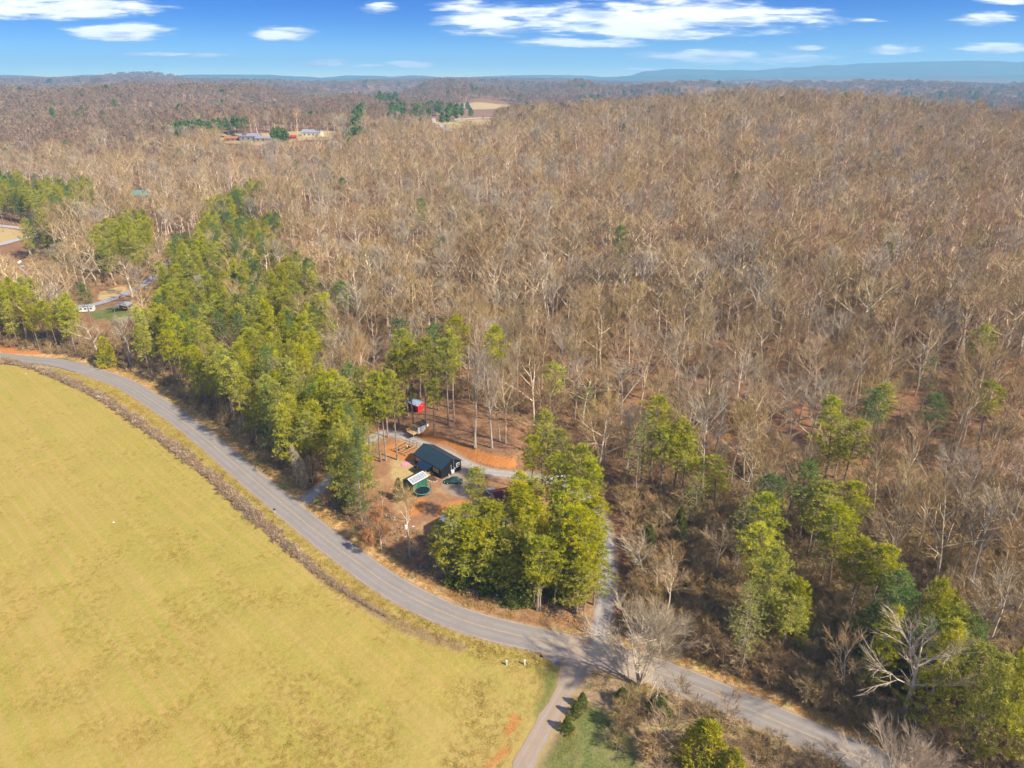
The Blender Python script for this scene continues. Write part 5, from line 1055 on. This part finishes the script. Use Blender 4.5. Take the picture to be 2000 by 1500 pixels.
def cand():
    out = []
    for (r0_, r1_, sp) in [(60, 300, 7.4), (300, 520, 9.4), (520, 900, 10.8), (900, 1500, 11.5), (1500, 2600, 17), (2600, 5200, 30)]:
        n = int(2 * r1_ * math.sin(math.radians(50)) / sp); X = (np.arange(-n, n + 1)) * sp; Y = np.arange(30, r1_, sp); gx, gy = np.meshgrid(X, Y); gx = gx.ravel() + rng.uniform(-.42, .42, gx.size) * sp; gy = gy.ravel() + rng.uniform(-.42, .42, gy.size) * sp
        R_ = np.hypot(gx, gy); az = np.degrees(np.arctan2(gx, gy)); k = (R_ >= r0_) & (R_ < r1_) & (np.abs(az) < (52 if r0_ < 320 else 42)); out.append(np.stack([gx[k], gy[k], np.full(k.sum(), sp)], -1))
    return np.concatenate(out)
C = cand(); X, Y, SPC = C.T; Z = tz(X, Y); R_ = np.hypot(X, Y)
sr = -pdist(X, Y, ROAD); ok = (sr < -8.5) | ((sr > 1e8))
ln = np.abs(pdist(X, Y, LANE)); ok &= ~((R_ < 260) & (ln < 5.5)); ok &= ~((R_ < 260) & (sdpoly(X, Y, YARD) > -1.5)); ok &= ~((np.abs(pdist(X, Y, SIDE_ROAD)) < 6)) & ~((np.abs(pdist(X, Y, FARM_ROAD)) < 7))
Hh = np.where(R_ < 900, rng.uniform(17, 25, len(X)), rng.uniform(16, 22, len(X))); Hh = np.where((X < -60) & (R_ < 420), Hh * .8, Hh); Hh = np.where((X > 0) & (sr > -22) & (R_ < 300), Hh * .5, Hh); Hh = np.where(rng.random(len(X)) < .25, Hh * .75, Hh)
Hh *= np.where(R_ > 1500, np.where(R_ > 2600, 1.15, 1.1), 1)
bx, by = proj(X, Y, Z); tx, ty = proj(X, Y, Z + Hh * .8)
t2x, t2y = proj(X, Y, Z + Hh * .45)
for c in CLR:
    ok &= ~inpoly(bx, by, c) & ~(inpoly(tx, ty, c))
    if sum(p[1] for p in c) / len(c) < 300: ok &= ~(inpoly(t2x, t2y, c) & (R_ < 1100))
ok &= (tx > -120) & (tx < 2120) & (ty < 1580) & (ty > 100)
hx = np.array([s['x'] for s in S]); hy = np.array([s['y'] for s in S])
for a, b, s in zip(hx, hy, S):
    ok &= np.hypot(X - a, Y - b) > (3.6 if s['y'] < 320 else 3)
    if s['y'] > 85 and PROTO[s['p']]['kind'] not in ('cedar', 'sapling'): ok &= ~((np.abs(X - a * Y / b) < 4.6) & (Y < b) & (Y > b - 17))
zone = np.full(len(X), -1)
for k, (poly, pr, kinds, sp) in enumerate(PZ):
    q = inpoly(tx, ty, poly); zone[q & (zone < 0)] = k
dens = rng.uniform(0, 1, len(X)); clump = fbm(X / 38., Y / 38., 77, 3)
ok &= (zone >= 0) | (R_ > 480) | (clump + dens * .5 > np.where(R_ < 230, .2, .27))
bare_far = ['farbare_0', 'farbare_1', 'farbare_2']
KEEP = np.where(ok)[0]
for i in KEEP:
    z_ = zone[i]; far = R_[i] > 900; pick = None; w_ = 1.0
    if z_ >= 0 and rng.random() < PZ[z_][1]:
        ks = PZ[z_][2]; pick = ks[rng.integers(len(ks))]
        if R_[i] > 900 and not pick.startswith('far'): pick = 'farpine_%d' % rng.integers(2)
        w_ = 1.18 if z_ != 7 else 1.0
        if not far: Hh[i] = np.clip(Hh[i], 17, 22)
    elif far or rng.random() < (R_[i] - 650) / 350: pick = bare_far[rng.integers(3)] if rng.random() > .03 else 'farpine_1'; w_ = max(.9, SPC[i] / 10.5) * rng.uniform(.9, 1.25)
    else:
        pick = BARE[rng.integers(7)] if rng.random() > .12 else BARE[rng.integers(2) * 2 + 4 if rng.random() < .3 else 0]
        if rng.random() < .012 and R_[i] > 260: pick = 'dark_0'
        w_ = rng.uniform(.85, 1.25)
        if R_[i] > 235 and pick.startswith('bare'): pick = 'mbare_%d' % [0, 1, 2, 4, 0, 1, 3][rng.integers(7)]; w_ *= 1.26; Hh[i] *= 1.08
    S.append(dict(x=X[i], y=Y[i], p=pick, h=Hh[i], w=w_, name=None, label=None, hand=False))
# fill the dense evergreen stands with a second sowing
for k, (poly, pr, kinds, sp) in enumerate(PZ):
    if k in (15, 16): continue
    n = 0; P = []
    b = np.array(poly); t_ = 0
    while t_ < (1500 if k < 8 else 260) and n < (90 if k < 8 else 40):
        t_ += 1; px = rng.uniform(b[:, 0].min(), b[:, 0].max()); py = rng.uniform(b[:, 1].min(), b[:, 1].max())
        if not inpoly([px], [py], poly)[0]: continue
        H = rng.uniform(17, 24); x, y = g0(px, py, H * .8 + (tzq(*g0(px, py, H * .8)) if k < 8 else 0)) if k < 8 else hit(px, py, H * .8)
        if y > 700 and k < 8: continue
        if any((x - a) ** 2 + (y - b_) ** 2 < sp * sp * .8 for a, b_ in P): continue
        if y < 800:
            s_ = -float(pdist([x], [y], ROAD)[0]); 
            if s_ > -8 and s_ < 200: continue
            if min(abs(float(pdist([x], [y], SIDE_ROAD)[0])), abs(float(pdist([x], [y], LANE)[0])), abs(float(pdist([x], [y], FARM_ROAD)[0]))) < 5: continue
            q = proj(x, y, tzq(x, y))
            if any(inpoly([float(q[0])], [float(q[1])], c)[0] for c in CLR): continue
        P.append((x, y)); n += 1; pk_ = kinds[rng.integers(len(kinds))]
        if math.hypot(x, y) > 620 and not pk_.startswith('far'): pk_ = 'farpine_%d' % rng.integers(2)
        if rng.random() < pr: S.append(dict(x=x, y=y, p=pk_, h=H, w=1.05, name=None, label=None, hand=False))

# ------------------------------------------------------------------ names, labels, and the split between things and the uncountable rest
NAMES = {'bare': 'bare_tree', 'pale': 'sycamore_tree', 'spread': 'bare_tree', 'pine': 'pine_tree', 'bushy': 'pine_tree', 'darkpine': 'pine_tree', 'sparse': 'pine_tree', 'layered': 'white_pine_tree', 'cedar': 'cedar_tree', 'yellow': 'cedar_tree', 'orange': 'small_oak_tree', 'dead': 'dead_conifer', 'sapling': 'bare_sapling', 'far': 'tree'}
CATS = {'bare': 'bare tree', 'pale': 'bare tree', 'spread': 'bare tree', 'sapling': 'sapling', 'cedar': 'cedar', 'yellow': 'cedar', 'orange': 'oak', 'dead': 'dead tree', 'far': 'tree'}
GRP = {'bare': 'bare hardwoods on the slope and valley', 'pale': 'pale sycamores', 'spread': 'bare spreading trees by the road', 'pine': 'tall pines', 'bushy': 'bushy pines', 'darkpine': 'dark green pines', 'sparse': 'thin crowned pines', 'layered': 'white pines by the road', 'cedar': 'dark cedars and bushes', 'yellow': 'yellow-green cedars', 'orange': 'small trees with orange leaves', 'dead': 'dead conifers', 'sapling': 'bare saplings'}
DESC = {'bare_0': 'narrow grey bare tree', 'bare_1': 'wide fan-crowned bare tree', 'bare_2': 'open rounded bare tree', 'bare_3': 'high-crowned bare tree', 'bare_4': 'low-forking broad bare tree', 'bare_5': 'slender bare tree', 'bare_6': 'pale barked bare tree',
        'sycamore_0': 'pale sycamore with high crown', 'sycamore_1': 'pale sycamore forking low', 'spread_0': 'multi-stemmed bare tree', 'spread_1': 'flat crowned bare tree', 'pine_0': 'tall round-crowned pine', 'pine_1': 'tall small-crowned pine', 'pine_2': 'deep crowned yellow-green pine', 'pine_3': 'loose narrow pine', 'bushy_0': 'bushy cone shaped pine', 'bushy_1': 'full skirted bushy pine', 'layered_0': 'dark layered white pine', 'dark_0': 'dark green pine', 'sparse_0': 'thin pale needled pine', 'cedar_0': 'dark cedar', 'yellow_0': 'yellow-green cedar', 'orange_0': 'orange leaved tree', 'dead_0': 'dead conifer', 'sapling_0': 'bare sapling', 'sapling_1': 'forked bare sapling', 'mbare_0': 'narrow grey bare tree', 'mbare_1': 'wide fan-crowned bare tree', 'mbare_2': 'open rounded bare tree', 'mbare_3': 'pale barked bare tree', 'mbare_4': 'low-forking broad bare tree', 'farbare_0': 'bare tree', 'farbare_1': 'bare tree', 'farbare_2': 'bare tree', 'farpine_0': 'evergreen', 'farpine_1': 'dark evergreen'}
LAND += [(*g0(1248, 1338), 'the big spreading tree'), (*g0(1372, 1500), 'the yellow-green shrub tree'), (*g0(213, 716), 'the mustard green cedar'), (*g0(595, 952), 'the dead conifer'), (*g0(745, 1075), 'the orange leaved tree'), (*g0(1175, 1235), 'the lane mouth'), (*hit(944, 874), 'the sycamore pair')]
def where(x, y):
    best = min(LAND, key=lambda q: (q[0] - x) ** 2 + (q[1] - y) ** 2); d = math.hypot(best[0] - x, best[1] - y)
    if d < 42:
        a = math.degrees(math.atan2(x - best[0], y - best[1])); k = 'behind' if abs(a) < 28 else 'behind and left of' if -68 <= a < 0 else 'behind and right of' if 0 <= a <= 68 else 'right of' if 68 < a < 115 else 'left of' if -115 < a < -68 else 'before and right of' if 0 < a < 152 else 'before and left of' if -152 < a < 0 else 'in front of'
        if k == 'in front of' : k = 'before'
        return ('close ' if d < 13 else 'well ' if d > 27 else '') .replace('close ', 'just ') + k + ' ' + best[2]
    px, py = proj(x, y, tzq(x, y) + 8); px = float(px); py = float(py); s_ = -float(pdist([x], [y], ROAD)[0])
    col = ['at left edge', 'far left', 'left of centre', 'just left of centre', 'just right of centre', 'right of centre', 'far right', 'at right edge'][int(np.clip(px / 250, 0, 7))]
    if s_ > -24: return 'along the verge ' + col
    row = 'high' if py < 430 else 'upper' if py < 540 else 'midway up' if py < 660 else 'lower' if py < 800 else 'low' if py < 1000 else 'lowest'
    return {'high': 'high on the slope ', 'upper': 'on the upper slope ', 'midway up': 'midway up the slope ', 'lower': 'on the lower slope ', 'low': 'at the slope foot ', 'lowest': 'in the roadside woods '}[row] + col
for s in S: s['d'] = math.hypot(s['x'], s['y']); s['k'] = PROTO[s['p']]['kind']; s['vis'] = True
sx = np.array([s['x'] for s in S]); sy = np.array([s['y'] for s in S]); sz_ = tz(sx, sy); sH = np.array([s['h'] for s in S])
tpx, tpy = proj(sx, sy, sz_ + sH * .7)
for i, s in enumerate(S): s['z'] = float(sz_[i]); s['in'] = -25 < tpx[i] < 2025 and -20 < tpy[i] < 1520
order = sorted(range(len(S)), key=lambda i: (not S[i]['hand'], S[i]['d'])); quota = {'A': 285, 'B': 285}; single = []; rest = []
for i in order:
    s = S[i]; k = 'A' if s['k'] in ('bare', 'pale', 'spread', 'sapling') else 'B' 
    if s['in'] and s['k'] != 'far' and quota[k] > 0: quota[k] -= 1; single.append(i)
    else: rest.append(i)
LB = {}
for i in single:
    s = S[i]; f = s['h'] / PROTO[s['p']]['H']; lb = s['label']
    if not lb:
        size = '' if .86 < f < 1.1 else ('tall ' if f >= 1.1 and 'tall' not in DESC[s['p']] else 'short ' if f <= .86 and 'tall' not in DESC[s['p']] else '')
        lb = size + DESC[s['p']] + ' ' + where(s['x'], s['y'])
    LB.setdefault(lb, []).append(i)
ORD = ['', 'second', 'third', 'fourth', 'fifth', 'sixth', 'seventh', 'eighth', 'ninth']
for lb, I in LB.items():           # look-alikes in one spot are told apart by their order from the left
    I.sort(key=lambda i: tpx[i]); n = len(I)
    for k, i in enumerate(I):
        x_ = '' if n == 1 else ', the left one' if n == 2 and k == 0 else ', the right one' if n == 2 else ', leftmost of these' if k == 0 else ', rightmost of these' if k == n - 1 else ', ' + ORD[min(k, 8)] + ' from left'
        wd = lb.split(); keep = 16 - len(x_.replace(',', '').split()); S[i]['label'] = ' '.join(wd[:keep]) + x_
for i in single:
    s = S[i]; P = PROTO[s['p']]; f = s['h'] / P['H']; w_ = f * s['w'] if s['k'] in ('cedar', 'yellow', 'spread', 'orange') else (.55 * f + .45) * s['w']
    nm = NAMES[s['k']]; t = thing(nm, s['label'], CATS.get(s['k'], 'pine'), (s['x'], s['y'], s['z'] - .05), rnd.uniform(0, 6.28) if s['p'] != 'dead_0' else -.3, GRP.get(s['k'], 'trees'))
    t.scale = (w_, w_, f)
    for part, me in (('trunk', P['trunk']), ('crown', P['crown'])):
        o = bpy.data.objects.new(part, me); COL.objects.link(o); o.parent = t
protos = sorted({S[i]['p'] for i in rest})
for nm, sel in (('leafless_woods', lambda s: s['k'] in ('bare', 'pale', 'spread', 'sapling') or s['p'].startswith('farbare')), ('evergreen_woods', lambda s: not (s['k'] in ('bare', 'pale', 'spread', 'sapling') or s['p'].startswith('farbare')))):
    I = [i for i in rest if sel(S[i])]; kinds = sorted({S[i]['p'] for i in I}); 
    P = [(S[i]['x'], S[i]['y'], S[i]['z'] - .1) for i in I]; f = np.array([S[i]['h'] / PROTO[S[i]['p']]['H'] for i in I]); wv = np.array([S[i]['w'] for i in I]) * (.55 * f + .45)
    rot = np.stack([rng.normal(size=len(I)) * .03, rng.normal(size=len(I)) * .03, rng.uniform(0, 6.28, len(I))], -1)
    scatter(nm, [joined(k) for k in kinds], P, rot, np.stack([wv, wv, f], -1), [kinds.index(S[i]['p']) for i in I])
print('SITES', len(S), 'single', len(single), 'rest', len(rest), quota)

# ------------------------------------------------------------------ undergrowth, hedge strip and grass (nobody could count them)
n = 40000; a = rng.uniform(-math.radians(46), math.radians(50), n); R1 = np.sqrt(rng.uniform(65 ** 2, 460 ** 2, n)); _q = (R1 < 330) | (a < -.45); a, R1 = a[_q], R1[_q]; ux_, uy_ = R1 * np.sin(a), R1 * np.cos(a)
s_ = -pdist(ux_, uy_, ROAD); k = (s_ < -6) & (np.abs(pdist(ux_, uy_, LANE)) > 3.2) & (sdpoly(ux_, uy_, YARD) < 0) & (np.abs(pdist(ux_, uy_, SIDE_ROAD)) > 4) & (np.abs(pdist(ux_, uy_, FARM_ROAD)) > 4)
q = proj(ux_, uy_, tz(ux_, uy_)); q2 = proj(ux_, uy_, tz(ux_, uy_) + 3)
for c in CLR: k &= ~inpoly(q[0], q[1], c) & ~inpoly(q2[0], q2[1], c)
k &= (fbm(ux_ / 14., uy_ / 14., 91, 3) > .40) | (s_ > -26)
# denser brush under the trees right of the lane
_n = 9000; _px = rng.uniform(1200, 2080, _n); _py = rng.uniform(960, 1560, _n); _x, _y = g0(_px, _py); _s = -pdist(_x, _y, ROAD); _k = (_s < -5.5) & (np.abs(pdist(_x, _y, LANE)) > 5); EX, EY = _x[_k], _y[_k]
# the brushy corner south of the road at the bottom right
n2_ = 700; px = rng.uniform(1180, 1700, n2_); py = rng.uniform(1330, 1580, n2_); cx, cy = g0(px, py); s2 = -pdist(cx, cy, ROAD); k2 = (s2 > 4.5) & (np.abs(pdist(cx, cy, TRACK)) > 9) & ((px > 1360) | (fbm(cx / 5., cy / 5., 13) > .5))
UX = np.concatenate([ux_[k], EX, cx[k2]]); UY = np.concatenate([uy_[k], EY, cy[k2]]); n = len(UX); f = rng.uniform(.22, .62, n) * np.where(rng.random(n) < .1, 1.5, 1)
f[-int(k2.sum()):] *= .8
scatter('undergrowth', [joined('sapling_0'), joined('sapling_1')], np.stack([UX, UY, tz(UX, UY) - .05], -1), np.stack([rng.normal(size=n) * .1, rng.normal(size=n) * .1, rng.uniform(0, 6.28, n)], -1), np.stack([f * 1.3, f * 1.3, f], -1), rng.integers(0, 2, n))
def clump(seed, n, h, w, r0_, mats, blades=0):
    g = np.random.default_rng(seed); m = MB()
    for i in range(n):
        a = g.uniform(0, 6.28); o = np.array((math.cos(a), math.sin(a), 0)); p = o * g.uniform(0, w * .5); l = h * g.uniform(.5, 1.1); m.tube([p, p + o * w * .25 * g.uniform(0, 1) + UP * l * .7, p + o * w * .6 * g.uniform(.3, 1) + UP * l], [r0_, r0_ * .8, 0], 3, 0, False)
        if blades: 
            for b in range(blades): q = p + o * g.uniform(0, w * .5) + UP * l * g.uniform(.4, 1); d = g.normal(size=3) * .16; e = g.normal(size=3) * .16; m.add([q, q + d, q + e], [(0, 1, 2)], 1 if g.random() < .35 else 0)
    return m.mesh('clump_%d' % seed, mats)
HP = np.array(HEDGE); d = np.gradient(HP, axis=0); d /= np.linalg.norm(d, axis=1)[:, None]; s = np.concatenate([[0], np.cumsum(np.linalg.norm(np.diff(HP, axis=0), axis=1))])
n = 2600; si = rng.uniform(0, s[-1] * .93, n); hw_ = 1.0 * (1 - ss(si, s[-1] * .72, s[-1] * .93) * .8) * (.75 + .5 * fbm(si / 9., si * 0, 5)); off = rng.normal(size=n) * hw_ * .62
HX = np.interp(si, s, HP[:, 0]) - np.interp(si, s, d[:, 1]) * off; HY = np.interp(si, s, HP[:, 1]) + np.interp(si, s, d[:, 0]) * off; f = rng.uniform(.5, 1.25, n) * .72 * (.5 + .9 * fbm(HX / 6., HY / 6., 8)) * (1 - .6 * ss(si, s[-1] * .7, s[-1] * .93))
scatter('hedgerow_brambles', [clump(1, 22, 1.5, 1.6, .016, [M['bramble'], M['bramble_tan']], 5), clump(2, 26, 1.2, 1.4, .014, [M['bramble'], M['bramble']], 6), clump(3, 18, 1.7, 1.2, .015, [M['bramble_tan'], M['bramble']], 6)], np.stack([HX, HY, HX * 0], -1), np.stack([HX * 0, HX * 0, rng.uniform(0, 6.28, n)], -1), np.stack([f, f, f], -1), rng.choice([0, 0, 1, 1, 2], n))
# brush along the wood edge and on the bank
n = 5200; P0 = np.array(_L); idx = rng.integers(0, len(P0) - 1, n); dP = np.gradient(P0, axis=0); dP /= np.linalg.norm(dP, axis=1)[:, None]; off = rng.uniform(6.2, 15, n); BX2 = P0[idx, 0] - dP[idx, 1] * off; BY2 = P0[idx, 1] + dP[idx, 0] * off
if -float(pdist([BX2[0]], [BY2[0]], ROAD)[0]) > 0: BX2 = P0[idx, 0] + dP[idx, 1] * off; BY2 = P0[idx, 1] - dP[idx, 0] * off
k = (np.abs(pdist(BX2, BY2, LANE)) > 3.2) & (fbm(BX2 / 5., BY2 / 5., 71, 3) > .42) & (np.hypot(BX2, BY2) < 300); BX2, BY2 = BX2[k], BY2[k]; n = len(BX2); f = rng.uniform(.3, .95, n)
scatter('roadside_brush', [clump(4, 16, 1.3, 1.5, .014, [M['bramble'], M['orange_leaf']], 3), clump(5, 18, 1.0, 1.3, .012, [M['bramble_tan'], M['grass_dry']], 4)], np.stack([BX2, BY2, tz(BX2, BY2)], -1), np.stack([BX2 * 0, BX2 * 0, rng.uniform(0, 6.28, n)], -1), np.stack([f, f, f], -1), rng.integers(0, 2, n))
def grass(seed, n, h, w, mt):
    g = np.random.default_rng(seed); C_ = np.concatenate([g.uniform(-w, w, (n, 2)), np.zeros((n, 1))], 1); D_ = np.concatenate([g.normal(size=(n, 2)) * .45, np.ones((n, 1))], 1) * h * g.uniform(.5, 1.1, (n, 1)); S_ = np.concatenate([g.normal(size=(n, 2)), np.zeros((n, 1))], 1); S_ /= np.linalg.norm(S_, axis=1)[:, None]
    m = MB(); m.tris(np.stack([C_ - S_ * .03, C_ + S_ * .03, C_ + D_], 1)); return m.mesh('grass_%d' % seed, mt)
n = 36000; px = rng.uniform(-60, 1130, n); py = rng.uniform(700, 1600, n) ** 1.0; gx, gy = g0(px, py); s3 = -pdist(gx, gy, ROAD); k = (s3 > 3.1) & (np.abs(pdist(gx, gy, TRACK)) > 2.4); gx, gy = gx[k], gy[k]
n = 14000; idx = rng.integers(0, len(P0) - 1, n); off = rng.uniform(3.2, 8, n) * np.sign(rng.normal(size=n)); vx = P0[idx, 0] - dP[idx, 1] * off + rng.normal(size=n) * .3; vy = P0[idx, 1] + dP[idx, 0] * off + rng.normal(size=n) * .3; k = (np.abs(pdist(vx, vy, LANE)) > 2.2) & (np.abs(pdist(vx, vy, TRACK)) > 2.4) & (np.hypot(vx, vy) < 270) & (np.abs(pdist(vx, vy, ROAD)) > 3.1)
gx = np.concatenate([gx, vx[k]]); gy = np.concatenate([gy, vy[k]]); n = len(gx); f = rng.uniform(.5, 1.2, n) * (.5 + fbm(gx / 4., gy / 4., 21)); f[-int(k.sum()):] *= 1.6
gi = (rng.random(n) < .18).astype(int)
scatter('grass', [grass(1, 16, .16, .35, M['grass_dry']), grass(2, 16, .14, .35, M['grass_green'])], np.stack([gx, gy, tz(gx, gy) - .01], -1), np.stack([gx * 0, gx * 0, rng.uniform(0, 6.28, n)], -1), np.stack([f, f, f], -1), gi)

# ------------------------------------------------------------------ haze
hb = MB().box((0, 0, 145), (21800, 21800, 330)); hz = hb.obj('haze', []) ; hz['kind'] = 'stuff'
m = bpy.data.materials.new('haze'); m.use_nodes = True; t = NT(m.node_tree); v_ = t.n('ShaderNodeVolumePrincipled'); v_.inputs['Color'].default_value = (.34, .70, 1.0, 1); v_.inputs['Density'].default_value = 1.6e-4; v_.inputs['Anisotropy'].default_value = 0.1
o_ = t.n('ShaderNodeOutputMaterial'); t.t.links.new(v_.outputs[0], o_.inputs['Volume']); hz.data.materials.append(m); hz.display_type = 'WIRE'
